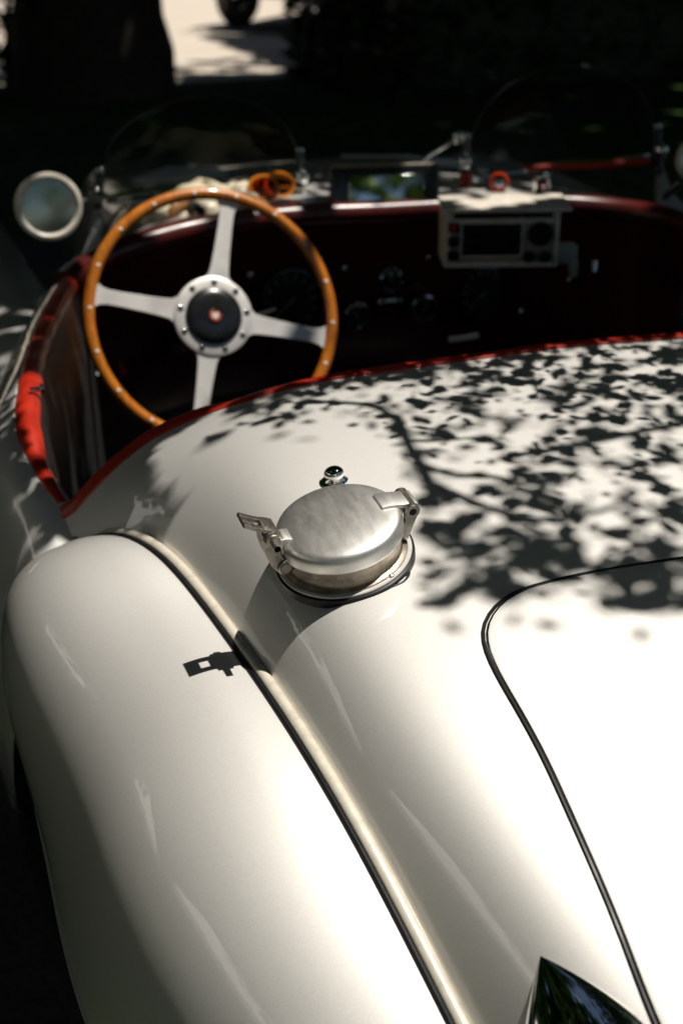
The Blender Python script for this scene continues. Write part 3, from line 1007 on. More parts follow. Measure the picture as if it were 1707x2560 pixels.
cap_neck = obj("filler_cap", F_(lathe([(57.5, 3.2), (57.0, 5.0), (54.6, 5.6), (52.8, 6.6), (52.0, 9.0), (52.4, 14), (53.6, 20), (54.4, 24.2), (53.2, 24.6), (40, 24.8)], 96)), M_NECK, car)
obj("gasket", F_(lathe([(62.6, -7), (63.0, -1.0), (62.8, 1.2), (61.0, 2.2), (58.0, 2.4)], 96)), M_RUBBER, cap_neck)
obj("flange", F_(lathe([(60.6, 1.6), (60.8, 3.0), (60.2, 3.8), (57.0, 4.0), (50, 4.0)], 96)), M_ALU_SPOKE, cap_neck)
lidprof = [(53.4, 24.9), (56.0, 25.0), (56.6, 25.8), (56.8, 30), (56.7, 35.0), (55.8, 38.6), (53.4, 41.4), (49.0, 43.2), (43, 44.4), (34, 45.6), (22, 46.6), (10, 47.1), (.1, 47.2)]
lp = smooth_path(lidprof[2:], 40)
cap_lid = obj("cap_lid", F_(lathe(lidprof[:2] + [tuple(q) for q in lp], 112)), M_LID, cap_neck, sharp=50)
screw = mesh("flange_screw", *mm(join(dome(3.1, 1.5, 14, 4, .6), box(0, 0, 1.45, 4.4, .7, .5))), M_CAST)
for k in range(6):
    a = radians(-64 + 60 * k)
    inst("flange_screw", screw, frame_M(FC + (FX * cos(a) + FY * sin(a)) * .0568 + FN * .0040, FX, FY, FN), cap_neck)
# lever side: forked arm, two pivots, finger plate with slot
arm_poly = [(-49, 17), (-56, 12.5), (-62.5, 14), (-68, 24), (-71, 36), (-71.5, 46), (-70, 54), (-65, 60), (-59, 60.5), (-55, 56), (-54.5, 50), (-57.5, 44), (-58.5, 34), (-55, 26)]


def side_plate(poly, y0, y1, bev=.8):
    return prism(poly, y0, y1, bev, 2)


lever = obj("cap_lever", F_(join(side_plate(arm_poly, -12, -7), side_plate(arm_poly, 7, 12))), M_CAST, cap_neck, sharp=35)
obj("lever_pivot", F_(join(xf(lathe([(3.1, -11), (3.4, 0), (6.6, .3), (7.0, .9), (7.0, 27.2), (6.6, 27.8), (3.4, 28), (3.1, 30)], 24), (-62.5, -15.0, 52), (1, 0, 0), (0, 0, -1), (0, 1, 0)), cyl((-62.5, -14.4, 52), (-62.5, 13, 52), 3.3, 16))), M_CAST, lever, sharp=30)
obj("pivot_bore", F_(cyl((-62.5, -15.15, 52), (-62.5, -13.5, 52), 3.2, 18)), M_RUBBER, lever)
obj("lever_pin", F_(join(xf(lathe([(4.6, .5), (5.4, -.4), (6.9, .2), (7.2, 1.2), (7.2, 28), (6.8, 28.8), (.1, 29)], 24), (-57.0, -14.8, 20.5), (1, 0, 0), (0, 0, -1), (0, 1, 0)), cyl((-57, -15.2, 20.5), (-57, -13, 20.5), 4.7, 16))), M_CAST, lever, sharp=30)
# finger plate: swept section with slot
def bar_path(pts, th):
    pts = np.array(pts, float); t = np.gradient(pts, axis=0); t /= np.linalg.norm(t, axis=1)[:, None]; n = np.stack([-t[:, 1], t[:, 0]], 1)
    return [tuple(q) for q in pts + n * th / 2] + [tuple(q) for q in (pts - n * th / 2)[::-1]]


fp = smooth_path([(-56.5, 56.5), (-62, 60.5), (-68, 63.6), (-75, 68.4), (-83.5, 75.0)], 16)
fpoly = bar_path(fp, 3.4)
# two rails and a cross tip leave a slot between them
cut = smooth_path([(-56.5, 56.5), (-62, 60.5), (-68, 63.6)], 8); cut2 = smooth_path([(-67.6, 63.4), (-75, 68.4), (-83.5, 75.0)], 8); cut3 = smooth_path([(-74.5, 68.0), (-79, 71.5), (-83.5, 75.0)], 6)
finger = join(side_plate(bar_path(cut, 3.6), -11, 11, .7), side_plate(bar_path(cut2, 3.4), -11, -4.5, .6), side_plate(bar_path(cut2, 3.4), 4.5, 11, .6), side_plate(bar_path(cut3, 3.4), -4.6, 4.6, .5))
obj("lever_finger", F_(finger), M_CAST, lever, sharp=35)
obj("lever_link", F_(side_plate([(-52, 30), (-58, 32), (-59.5, 50), (-52, 47), (-49, 42)], -6.4, 6.4, .8)), M_CAST, lever)
# claw from lid over the lever pivot
obj("lid_claw", F_(side_plate([(-46, 38), (-55.5, 32), (-58, 40), (-57.5, 47), (-50, 46.5), (-44, 44.2)], -9, 9, 1.6)), M_LID, cap_lid)
# hinge side
tong = bar_path(smooth_path([(38, 45.0), (48, 43.6), (58, 40.5), (66, 38.8), (71, 36.6)], 16), 4.2)
hinge = obj("cap_hinge", F_(side_plate(tong, -11.5, 11.5, 1.2)), M_LID, cap_lid, sharp=40)
brk = [(47, 6), (53, 4.5), (56.5, 7), (66, 24), (70.5, 31), (71, 37), (66, 41.5), (59.5, 40.5), (57, 35), (56.5, 27), (52.5, 20), (49.5, 15)]
hb = obj("hinge_bracket", F_(join(side_plate(brk, -14.5, -9), side_plate(brk, 9, 14.5))), M_CAST, cap_neck, sharp=35)
obj("hinge_barrel", F_(xf(lathe([(3.4, 1.5), (3.5, 0), (6.4, .1), (7.0, .8), (7.0, 31.2), (6.4, 32), (.1, 32)], 28), (64.2, -16.0, 34.6), (1, 0, 0), (0, 0, -1), (0, 1, 0))), M_CAST, hb, sharp=30)
obj("barrel_bore", F_(cyl((64.2, -15.9, 34.6), (64.2, -14, 34.6), 3.45, 18)), M_RUBBER, hb)

# access plate under the cap: thin rounded plate with a dark joint
plate_px = [(700, 1345), (712, 1372), (728, 1390), (760, 1394), (830, 1372), (900, 1348), (926, 1336), (937, 1318), (925, 1295), (900, 1262)]
pp = [deck_hit(*q) for q in plate_px]
pq = smooth_path([(p[0], p[1]) for p in pp], 60)
obj("filler_plate_joint", tube([on_deck(q, .0001) for q in pq], np.interp(np.linspace(0, 1, 60), [0, .3, .55, .72, .8, 1], [.0014, .0012, .0008, .0011, .0028, .0028]), 8), M_RUBBER, car)
cen = np.array([FC[0], FC[1]])
obj("filler_plate", grid([[on_deck(cen + (q - cen) * s, l) for q in pq] for s, l in [(.995, .0), (.985, .0009), (.96, .0011), (.7, .0011), (.3, .0011)]]), M_PAINT, car)

# chrome stud ahead of the cap
sc_ = deck_hit(766, 1104); sn = deck_n(sc_[0], sc_[1]); sx = unit(np.array([1, 0, 0]) - sn * sn[0]); sy = np.cross(sn, sx)
prof = [(11.2, 0), (11.4, .6), (10.6, 1.4), (9.2, 3.5), (8.2, 6.5), (9.3, 7.2), (10.2, 9.0), (9.9, 11.5), (8.2, 14.2), (5.6, 16.2), (3.0, 17.0), (.1, 17.2)]
V, F = mm(lathe(prof, 32))
V = [(x * (1 + (.25 if z < .004 else 0)), y * (1.0 - .22 * (x > 0) * 0) - z * .25, z) for x, y, z in V]
obj("tonneau_stud", xf((V, F), sc_, sx, sy, sn), M_CHROME, car)

# chrome tail lamp pod at the foot of the deck
tipd = deck_hit(1240, 2195)
ax_p = [deck_hit(1240, 2195), deck_hit(1276, 2280), deck_hit(1352, 2400)]
pod_dir = unit(ax_p[1] - ax_p[0])
pn = deck_n(*ax_p[1][:2]); pod_dir = unit(pod_dir - pn * (pod_dir @ pn)); pside = np.cross(pn, pod_dir)
rows = []
for s in np.linspace(0.001, 1, 40):
    L = .20
    w = .080 * (1 - (1 - s)**2.3); h = .040 * s**1.1 * (1.35 - .35 * s)
    c0 = tipd + pod_dir * s * L
    zz = deck_z(c0[0], c0[1]); c0 = np.array([c0[0], c0[1], float(zz)])
    rows.append([c0 + pside * w * cos(a) * (1 + .0 * a) + pn * (h * max(np.sign(sin(a)) * abs(sin(a))**.8, -.06)) for a in np.linspace(-.15, pi + .15, 34)])
pod = obj("tail_lamp_pod", grid(rows), M_CHROME, car, sharp=None)
lc = tipd + pod_dir * .202; lc[2] = deck_z(lc[0], lc[1])
obj("tail_lamp_lens", xf(dome(.074, .03, 28, 7, .004), lc + pn * .008, pside, pn, pod_dir), M_ENAMEL_RED, pod)

# ---- wheels
def wire_wheel(side, wy, r=.335):
    cx = XC - side * .790; c = np.array([cx, wy, WHEEL_Z]); ez = np.array([-side, 0, 0]); ex = np.array([0, 1.0, 0]); ey = np.cross(ez, ex)
    prof = [(r * .70, -.055), (r * .80, -.072), (r * .92, -.068), (r * .985, -.050), (r, -.02), (r, .02), (r * .985, .050), (r * .92, .068), (r * .80, .072), (r * .70, .055)]
    w = obj("wheel", xf(lathe(prof, 64), c, ex, ey, ez), M_TYRE, car)
    obj("wheel_rim", xf(lathe([(r * .70, -.055), (r * .66, -.05), (r * .62, 0), (r * .66, .05), (r * .70, .056), (r * .72, .052)], 56), c, ex, ey, ez), M_ALU_SPOKE, w)
    obj("wheel_hub", xf(lathe([(.045, -.04), (.045, .03), (.035, .045), (.03, .07), (.012, .075), (.0005, .076)], 28), c, ex, ey, ez), M_CHROME, w)
    ears = [box(s * .045, 0, .066, .07, .022, .012, .004) for s in (-1, 1)]
    obj("spinner", xf(join(*ears), c, ex, ey, ez), M_CHROME, w)
    sp = []
    for k in range(40):
        a = 2 * pi * k / 40; b = a + (.5 if k % 2 else -.5)
        z0, z1 = (.03, -.015) if k % 4 < 2 else (-.03, .02)
        sp.append((np.array([.045 * cos(b), .045 * sin(b), z0]), np.array([r * .635 * cos(a), r * .635 * sin(a), z1])))
    for p, q in sp:
        obj("wheel_spoke", xf(cyl(p, q, .0022, 6), c, ex, ey, ez), M_CHROME, w)
    return w


for side in (1, -1):
    wire_wheel(side, WHEEL_Y)
for side in (1, -1):
    wire_wheel(side, 3.55)

# ================================================================== THINGS LYING ON THE CAR
nav = thing("rally_computer", "small ivory metal instrument box with dark screen and knobs standing on the dashboard", "instrument", P(1150, 612, 2.42))
nd = 2.42
o_ = P(1150, 585, nd)
NX = unit([.955, -.296, 0.0]); NZ = unit(np.array([0.03, -.05, 1.0])); NY = unit(np.cross(NZ, NX)); NZ = np.cross(NX, NY)
W_, H_, D_ = .196, .098, .085


def N_(VF):
    return xf(VF, o_ - NZ * .022, NX, NY, NZ)


nb = obj("case", N_(box(0, D_ / 2, H_ / 2, W_, D_, H_, .003, 2)), M_IVORY, nav)
obj("lid_plate", N_(box(.006, D_ / 2 - .006, H_ + .004, W_ + .020, D_ + .02, .006, .002, 2)), M_IVORY, nav)
obj("front_frame", N_(join(box(-W_ / 2 + .006, -.003, H_ / 2, .008, .006, H_ - .004, .001), box(W_ / 2 - .006, -.003, H_ / 2, .008, .006, H_ - .004, .001), box(0, -.003, .006, W_ - .022, .006, .008, .001), box(0, -.003, H_ - .018, W_ - .022, .006, .006, .001))), M_IVORY, nav)
obj("front_panel", N_(box(0, -.0005, H_ / 2 - .004, W_ - .021, .004, H_ - .028)), M_GREYMETAL, nav)
obj("top_slot", N_(box(0, -.001, H_ - .008, W_ - .03, .004, .009)), M_BLACK, nav)
obj("display", N_(box(-.018, -.0035, .050, .100, .003, .056, .003, 2)), M_BLACK, nav)
obj("display_bezel", N_(box(-.018, -.0028, .050, .108, .002, .064, .002, 1)), M_IVORY, nav)
for k, z in enumerate((.071, .047, .023)):
    b_ = obj("push_button", N_(box(-.083, -.0045, z, .020, .006, .018, .002)), M_BLACK, nav)
    if k == 0:
        obj("button_mark", N_(box(-.084, -.0080, z, .009, .001, .013)), M_ENAMEL_RED, b_)
for x, z, r in ((.064, .060, .0215), (.046, .020, .0105), (.074, .020, .0105)):
    obj("control_knob", N_(xf(lathe([(r, 0), (r, .006), (r * .92, .009), (r * .8, .0095), (r * .001, .0085)], 28), (x, -.003, z), (1, 0, 0), (0, 0, 1), (0, -1, 0))), M_BLACK, nav)
obj("lock_screw", N_(xf(dome(.0055, .004, 14), (.030, -.004, H_ - .016), (1, 0, 0), (0, 0, 1), (0, -1, 0))), M_IVORY, nav)
obj("side_bracket", N_(join(box(W_ / 2 + .018, .02, .018, .034, .03, .032, .004), box(W_ / 2 + .030, .015, -.004, .012, .03, .03, .003))), M_ALU_FOOT, nav)
obj("mount_foot", N_(box(.02, .05, -.045, .03, .03, .09, .004)), M_BLACK, nav)

# gloves / flying cap: rolled cream hide with tan straps, behind the wheel
hat = thing("rolled_gloves", "rolled cream leather gloves with brown straps lying on the scuttle behind the steering wheel", "gloves", P(440, 500, 2.62))
hc = P(452, 478, 2.60)
def soft_blob(c, rx, ry, rz, rng, amp=.10, n=20, m=28):
    ph = rng.uniform(0, 6, 6); rows = []
    for i in range(n + 1):
        th = -pi / 2 + pi * i / n
        row = []
        for j in range(m):
            a = 2 * pi * j / m
            k = 1 + amp * (sin(3 * a + ph[0] + 2 * th) * .5 + sin(5 * a + ph[1] - 3 * th) * .35 + sin(7 * th + ph[2] + a) * .4)
            row.append((c[0] + rx * cos(th) * cos(a) * k, c[1] + ry * cos(th) * sin(a) * k, c[2] + rz * sin(th) * k))
        rows.append(row)
    return grid(rows, close_v=True)


g1 = obj("glove", soft_blob(hc + [.02, .02, .0], .085, .055, .042, RNG, .16), M_CREAM_HIDE, hat)
g2 = obj("glove", soft_blob(hc + [-.045, -.005, -.018], .055, .045, .040, RNG, .2), M_CREAM_HIDE, hat)
g3 = obj("glove", soft_blob(hc + [.075, .0, .012], .045, .04, .028, RNG, .2), M_CREAM_HIDE, hat)
obj("strap", tube(smooth_path([P(372, 540, 2.56), P(384, 510, 2.545), P(402, 480, 2.54), P(425, 460, 2.56), P(450, 448, 2.60)], 20), .0075, 10, up=(0, -1, .4), flat=(1.4, .5)), M_TAN, hat)
obj("strap", tube(smooth_path([P(470, 520, 2.55), P(462, 490, 2.535), P(448, 470, 2.55), P(430, 458, 2.58)], 16), .006, 10, up=(0, -1, .4), flat=(1.4, .5)), M_BLACK_LEATHER, hat)
obj("strap", tube(smooth_path([P(500, 458, 2.56), P(530, 452, 2.56), P(560, 456, 2.57), P(600, 470, 2.58), P(650, 488, 2.58)], 18), .0065, 10, up=(0, -1, .4), flat=(1.4, .6)), M_TAN, hat)

gog = thing("sunglasses", "amber framed sunglasses leaning against the screen post behind the steering wheel rim", "sunglasses", P(630, 460, 2.62))
for cx, cy, d in ((605, 432, 2.60), (642, 425, 2.64)):
    c = P(cx, cy, d); vz = unit(unit(CAM - c) + [.25, 0, .25]); vx = unit(np.cross([0, 0, 1], vz)); vy = np.cross(vz, vx)
    ringp = [c + vx * .027 * cos(a) + vy * .022 * sin(a) for a in np.linspace(0, 2 * pi, 30, endpoint=False)]
    fr = obj("frame", tube(ringp, .0035, 8, closed=True), M_AMBER, gog)
    obj("lens", xf(([(x * 1.2, y, z) for x, y, z in dome(.021, .004, 24, 5)[0]], dome(.021, .004, 24, 5)[1]), c, vx, vy, vz), clear_glass("amber_glass", (.75, .35, .06), 1.2) if cx == 605 else bpy.data.materials["amber_glass"], fr)
obj("temple", tube(chain([(586, 440), (590, 420), (610, 405), (640, 402), (662, 410)], 2.61), .0036, 8), M_AMBER, gog)
obj("temple", tube(chain([(598, 452), (630, 470), (655, 478)], 2.60), .0034, 8), M_AMBER, gog)

# ================================================================== BACKGROUND
# broad trunk by the road
tb = on_z(248, 236, 0.0)
oak = thing("oak_tree", "thick dark tree trunk at the near edge of the pale road", "tree", tb)
trunk_r = .45
obj("trunk", trunk_mesh(tb + [0, .5, -.1], tb + [-.25, .6, 7.5], trunk_r, .36, 1.42, 22, 40, RNG), M_BARK, oak)
blobs = [(tb[0] + x, tb[1] + y, z, r, .7) for x, y, z, r in [(-2.5, 0, 8, 2.4), (1.5, 1, 9, 2.6), (3.5, -2, 8.2, 2.4), (.5, -3, 9.4, 2.6), (5.5, -.5, 8.6, 2.2), (-4, -3, 8.4, 2.4), (3, -4.5, 8.4, 2.4), (-1, 2, 11, 2.6)]]
o = link("crown", fast_mesh("crown", *leaf_cloud(crown_points(7000, blobs, RNG, .3), RNG.uniform(.22, .40, len(crown_points(7000, blobs, np.random.default_rng(1), .3))), RNG, .7), M_LEAF_DARK), oak)
tag(o, kind='stuff')

# shade tree standing right of the car: canopy over the bonnet, cockpit and rear deck
sb = np.array([3.9, 3.3, 0.0])
shade = thing("shade_tree", "leafy tree beside the car whose low branches dapple the rear deck with shadow", "tree", sb)
obj("trunk", trunk_mesh(sb + [0, 0, -.1], sb + [-.3, .2, 5.5], .26, .17, 1.5, 16, 14, RNG), M_BARK, shade)


def in_poly(x, y, poly):
    c = False; n = len(poly); j = n - 1
    for i in range(n):
        xi, yi = poly[i]; xj, yj = poly[j]
        if (yi > y) != (yj > y) and x < (xj - xi) * (y - yi) / (yj - yi) + xi: c = not c
        j = i
    return c


dapple = [(455, 1015), (560, 935), (760, 880), (1000, 830), (1300, 800), (1700, 770), (2300, 800), (2300, 1500), (1700, 1420), (1500, 1405), (1330, 1395), (1200, 1372), (1100, 1385), (985, 1420), (955, 1350), (985, 1250), (955, 1130), (905, 1040), (830, 985), (740, 970), (640, 985), (560, 985)]


def clump(X, Y, f, ph):
    return sin(X * f + ph) * cos(Y * f * 1.3 - ph) + .6 * sin(X * f * 2.3 - Y * f * 1.7 + ph * 2)


pts = []; sizes = []
tries = 0
while len(pts) < 4500 and tries < 300000:
    tries += 1
    X = RNG.uniform(-.62, .95); Y = RNG.uniform(.9, 1.425)
    z0 = float(deck_z(X, Y)); dx, dy, _ = proj((X, Y, z0))
    edge_band = Y > 1.375 and dx > 520
    if not edge_band and not in_poly(dx, dy, dapple): continue
    dens = .50 + .22 * clump(X, Y, 22, 1.3) + .16 * clump(Y, X, 51, .3)
    dens *= np.interp(dy, [850, 960, 1060, 1160, 1300], [1.05, .85, .60, .75, 1.15]) * np.interp(dx, [950, 1400], [.85, 1.15])
    if dx < 900: dens *= .65
    if edge_band: dens = .9
    if RNG.random() > dens: continue
    low = np.interp(dy, [850, 1050, 1350], [.5, .8, 1.5])
    L = low + RNG.random() ** 1.6 * 1.5
    pts.append(np.array([X, Y, z0]) + SUN * L); sizes.append((.009 + .023 * RNG.random() ** 1.5) * np.interp(dy, [1100, 1300], [1, 1.25]))
for dx, dy in [(478, 1018), (500, 1006), (1470, 1462), (1180, 1428), (1255, 1440), (640, 1000), (700, 1010), (1040, 1440)]:
    q = deck_hit(dx, dy); pts.append(q + SUN * 2.1); sizes.append(.024)
# unseen tuft added to darken the deck shoulder beside the cockpit edge
shoulder = [(60, 1160), (190, 1080), (320, 965), (430, 915), (540, 895), (470, 950), (345, 1020), (318, 1090), (325, 1150), (385, 1230), (330, 1225), (250, 1222), (150, 1250), (60, 1255)]
for _ in range(9000):
    X = RNG.uniform(-.82, -.5); Y = RNG.uniform(1.25, 1.49)
    zz = float(deck_z(X, Y)); dx, dy, _d = proj((X, Y, zz))
    if in_poly(dx, dy, shoulder) and RNG.random() < .55:
        pts.append(np.array([X, Y, zz]) + SUN * RNG.uniform(.9, 1.4)); sizes.append(RNG.uniform(.02, .04))
for _ in range(3000):                                               # unseen leaves added to darken the outside of the door
    X = RNG.uniform(-1.0, -.735); Y = RNG.uniform(1.42, 2.2)
    if X > -.775 and 1.48 < Y < 1.75: continue
    if X > -.757 and Y > 1.48: continue
    pts.append(np.array([X, Y, .76]) + SUN * RNG.uniform(.8, 1.4)); sizes.append(RNG.uniform(.018, .036))
# over cockpit, scuttle and bonnet: dense, with lit holes
spots = np.array([P(x, y, d)[:2] for x, y, d in [(610, 512, 2.52), (645, 505, 2.53), (770, 495, 2.555), (815, 492, 2.565), (870, 488, 2.58), (920, 485, 2.585), (985, 482, 2.60), (1340, 475, 2.65), (1390, 478, 2.65), (1440, 486, 2.64), (1490, 494, 2.62), (390, 548, 2.44), (1230, 412, 2.66), (1145, 419, 2.7), (694, 405, 2.72), (1518, 346, 2.86), (222, 448, 2.7), (1052, 312, 2.8)]])
gl2 = P(635, 425, 2.62)
nav_c, glove_c, mir_c = P(1150, 500, 2.46), P(470, 485, 2.6), P(112, 474, 2.48)
lit_boxes = [(nav_c[0] - .12, nav_c[0] + .12, nav_c[1] - .06, nav_c[1] + .06, .80), (glove_c[0] - .12, glove_c[0] + .10, glove_c[1] - .05, glove_c[1] + .06, .92), (gl2[0] - .05, gl2[0] + .05, gl2[1] - .05, gl2[1] + .04, .9), (mir_c[0] - .07, mir_c[0] + .07, mir_c[1] - .05, mir_c[1] + .03, .8),
             (-.785, -.66, 1.545, 1.76, .985), (-.57, -.07, 2.05, 2.29, .95)]
for _ in range(19000):
    X = RNG.uniform(-1.5, 1.9); Y = RNG.uniform(1.44, 5.2)
    if any(a < X < b and c < Y < d and RNG.random() < q for a, b, c, d, q in lit_boxes): continue
    if -.757 < X < -.685 and 1.47 < Y < 1.56 and RNG.random() < .5: continue
    if np.min((spots[:, 0] - X)**2 + (spots[:, 1] - Y)**2) < .045**2 and RNG.random() < .96: continue
    L = RNG.uniform(1.6, 3.2)
    pts.append(np.array([X, Y, .88]) + SUN * L); sizes.append(RNG.uniform(.055, .11))
pts = np.array(pts); sizes = np.array(sizes)
o = link("low_foliage", fast_mesh("low_foliage", *leaf_cloud(pts, sizes, RNG, .62), M_LEAF), shade); tag(o, kind='stuff')
# the bent twig whose shadow crosses the deck, and smaller ones
def shadow_twig(pxs, L0, r0, r1):
    q = smooth_path([deck_hit(x, y) + SUN * L for (x, y), L in zip(pxs, np.linspace(L0[0], L0[1], len(pxs)))], 30)
    obj("branch", tube(q, np.linspace(r0, r1, 30), 8), M_BARK, shade)


shadow_twig([(690, 922), (780, 924), (850, 932), (895, 952), (922, 985), (938, 1022), (962, 1062), (985, 1110), (1000, 1160)], (1.0, 1.4), .0035, .0075)
shadow_twig([(930, 1010), (1000, 1012), (1080, 1005)], (1.1, 1.2), .004, .002)
shadow_twig([(965, 1065), (1040, 1090), (1130, 1095), (1220, 1110), (1330, 1085)], (1.2, 1.5), .005, .003)
shadow_twig([(985, 1110), (1080, 1150), (1180, 1185), (1300, 1190), (1420, 1160)], (1.3, 1.8), .006, .004)
limb_s = [(-.31, 1.18, 1.4), (.05, 1.20, 1.7), (.6, 1.28, 2.2), (1.3, 2.0, 2.9), (2.15, 3.2, 3.7)]
limb = smooth_path([np.array([x, y, .86]) + SUN * L for x, y, L in limb_s] + [sb + [-.18, .1, 4.6]], 40)
obj("branch", tube(limb, np.interp(np.linspace(0, 1, 40), [0, .3, .5, 1], [.006, .007, .03, .09]), 10), M_BARK, shade)
for tx, ty, tz in [(-.5, 5.5, 6.0), (1.5, 6.5, 6.6), (3.5, 7, 6.8), (5.5, 5.5, 6.6), (2, 3.5, 6.5)]:
    obj("branch", tube(smooth_path([sb + [-.2, .1, 4.2], (sb + [tx, ty, tz]) / 2 + [0, 0, .6], np.array([tx, ty, tz])], 16), np.linspace(.10, .03, 16), 8), M_BARK, shade)
# main canopy: foliage placed so its shade covers the ground ahead of the car
cp = []
for _ in range(28000):
    X = RNG.uniform(-5.5, 13); Y = RNG.uniform(2.85, 10.75)
    L = RNG.uniform(5.2, 9.0)
    cp.append(np.array([X, Y, .0]) + SUN * L)
n_ext = 0
while n_ext < 20000:
    X = RNG.uniform(2, 15); Y = RNG.uniform(10.75, 19.5)
    dx, dy, _d = proj((X, Y, 0.0))
    if (dx > 705 and dx < 1800 and not (dx < 770 and 20 < dy < 78)) or in_poly(dx, dy, [(475, 84), (600, 82), (770, 78), (770, 190), (705, 172)]):
        cp.append(np.array([X, Y, .0]) + SUN * RNG.uniform(4.5, 7.5)); n_ext += 1
for _ in range(26000):  # unseen leaves added around the car to cut off skylight
    X = RNG.uniform(-9, 9); Y = RNG.uniform(-4.5, 2.6)
    if -1.0 < X < .62 and -.55 < Y < 1.7: continue
    if -1.0 < X < .62 and Y >= 1.7: continue
    if -2.9 < X <= -1.0 and -1.2 < Y < (2.6 if X < -2.0 else 1.1) and clump(X, Y, 3.1, .7) > -.05: continue
    if -9 < X < -5.5 and -2.4 < Y < 3.6: continue
    if X > 1.9 and Y < -2.0: continue
    cp.append(np.array([X, Y, .8]) + SUN * RNG.uniform(4.5, 8.5))
o = link("crown", fast_mesh("crown", *leaf_cloud(np.array(cp), RNG.uniform(.18, .36, len(cp)), RNG, .75), M_LEAF_DARK), shade); tag(o, kind='stuff')


def small_tree(loc, h, r, mat, label, group, seed, n=3600, like=None):
    rng = np.random.default_rng(seed)
    t = thing("tree", label, "tree", loc, group)
    obj("trunk", trunk_mesh(np.array(loc) + [0, 0, -.1], np.array(loc) + [.1, 0, h * .55], .045 * h ** .8, .03 * h ** .7, 1.4, 10, 8, rng), M_BARK, t)
    bl = [(loc[0] + rng.normal() * r * .5, loc[1] + rng.normal() * r * .5, h * (.42 + .16 * i / 2 * rng.uniform(.8, 1.2)), r * rng.uniform(.5, .8), .85) for i in range(7)]
    c = crown_points(n, bl, rng, .35)
    o = link("crown", fast_mesh("crown", *leaf_cloud(c, rng.uniform(.20, .40, len(c)), rng, .7), mat), t); tag(o, kind='stuff')
    return t


# trees that only show mirrored in paint, chrome and mirrors
ring = [(-4.6, -4.2, 8.5, 3.0), (-4.2, 9.2, 9, 3.0), (-6.5, 9.5, 7, 2.4), (-10, -4, 8, 2.8), (-4.5, -13, 7.5, 2.6), (1.5, -17, 8, 2.9), (7, -13, 7, 2.6), (11, -6, 8, 2.8), (-12, 11, 9, 3.0)]
spec = ["tree left of the camera, between the lawn and the white marquee", "tree left of the car, level with its bonnet", "tree left of the car, nearest the road", "tree left of the camera, behind the fender",
        "tree behind the terrace, on its fender side", "tree behind the terrace, in line with the boot lid", "tree behind the terrace, on its far corner", "tree right of the car, beside the terrace", "tall tree at the road verge far left"]
for k, (x, y, h, r) in enumerate(ring):
    small_tree((x, y, 0), h, r, [M_LEAF, M_LEAF_DARK, M_LEAF_LIGHT][k % 3] if y > -8 else M_LEAF_LIGHT, "broad leafy " + spec[k], "trees around the car", 40 + k)

# the wood around the meadow, one dark mass mirrored in the paint
wp = []
for _ in range(52000):
    a = RNG.uniform(-2.1, 1.65) if _ % 2 else RNG.uniform(-.8, 1.0)   # angle from the car's nose, towards the right positive
    R_ = RNG.uniform(0, 1)
    rad = 11.5 + 5 * R_ if a < -.35 else 31 + 6 * R_
    hgt = 15.5 + 2.0 * sin(a * 9) + 1.5 * sin(a * 23 + 1) if a < -.35 else 24 + 4 * sin(a * 9)
    wp.append((sin(a) * rad, 2 + cos(a) * rad, hgt * RNG.random() ** 1.1))
o = link("woods", fast_mesh("woods", *leaf_cloud(np.array(wp), RNG.uniform(.5, 1.2, len(wp)), RNG, .75), M_LEAF_DARK))
tag(o, "dark wood of broad trees enclosing the meadow", "woods", None, 'stuff')

# long grass along the left of the car
gn = 14000
gx = RNG.uniform(-3.0, -1.04, gn); gy = RNG.uniform(-1.0, 3.6, gn); ga = RNG.uniform(0, 2 * pi, gn); gh = RNG.uniform(.05, .15, gn)
gb = np.stack([gx, gy, np.zeros(gn)], 1); side_ = np.stack([np.cos(ga), np.sin(ga), 0 * ga], 1) * .004; bend = np.stack([-np.sin(ga), np.cos(ga), 0 * ga], 1)
gv = np.stack([gb - side_, gb + side_, gb + bend * gh[:, None] * .35 + np.array([0, 0, 1]) * gh[:, None]], 1).reshape(-1, 3)
o = link("grass", fast_mesh("grass", gv, np.arange(gn * 3).reshape(-1, 3), M_LEAF_LIGHT)); tag(o, "long green grass along the side of the silver car", "grass", None, 'stuff')

# unseen white marquees added at left only to mirror as pale streaks in paint
M_CANVAS = plain("white_canvas", (0.82, 0.81, 0.78), 0.8, var=.04, nscale=6)


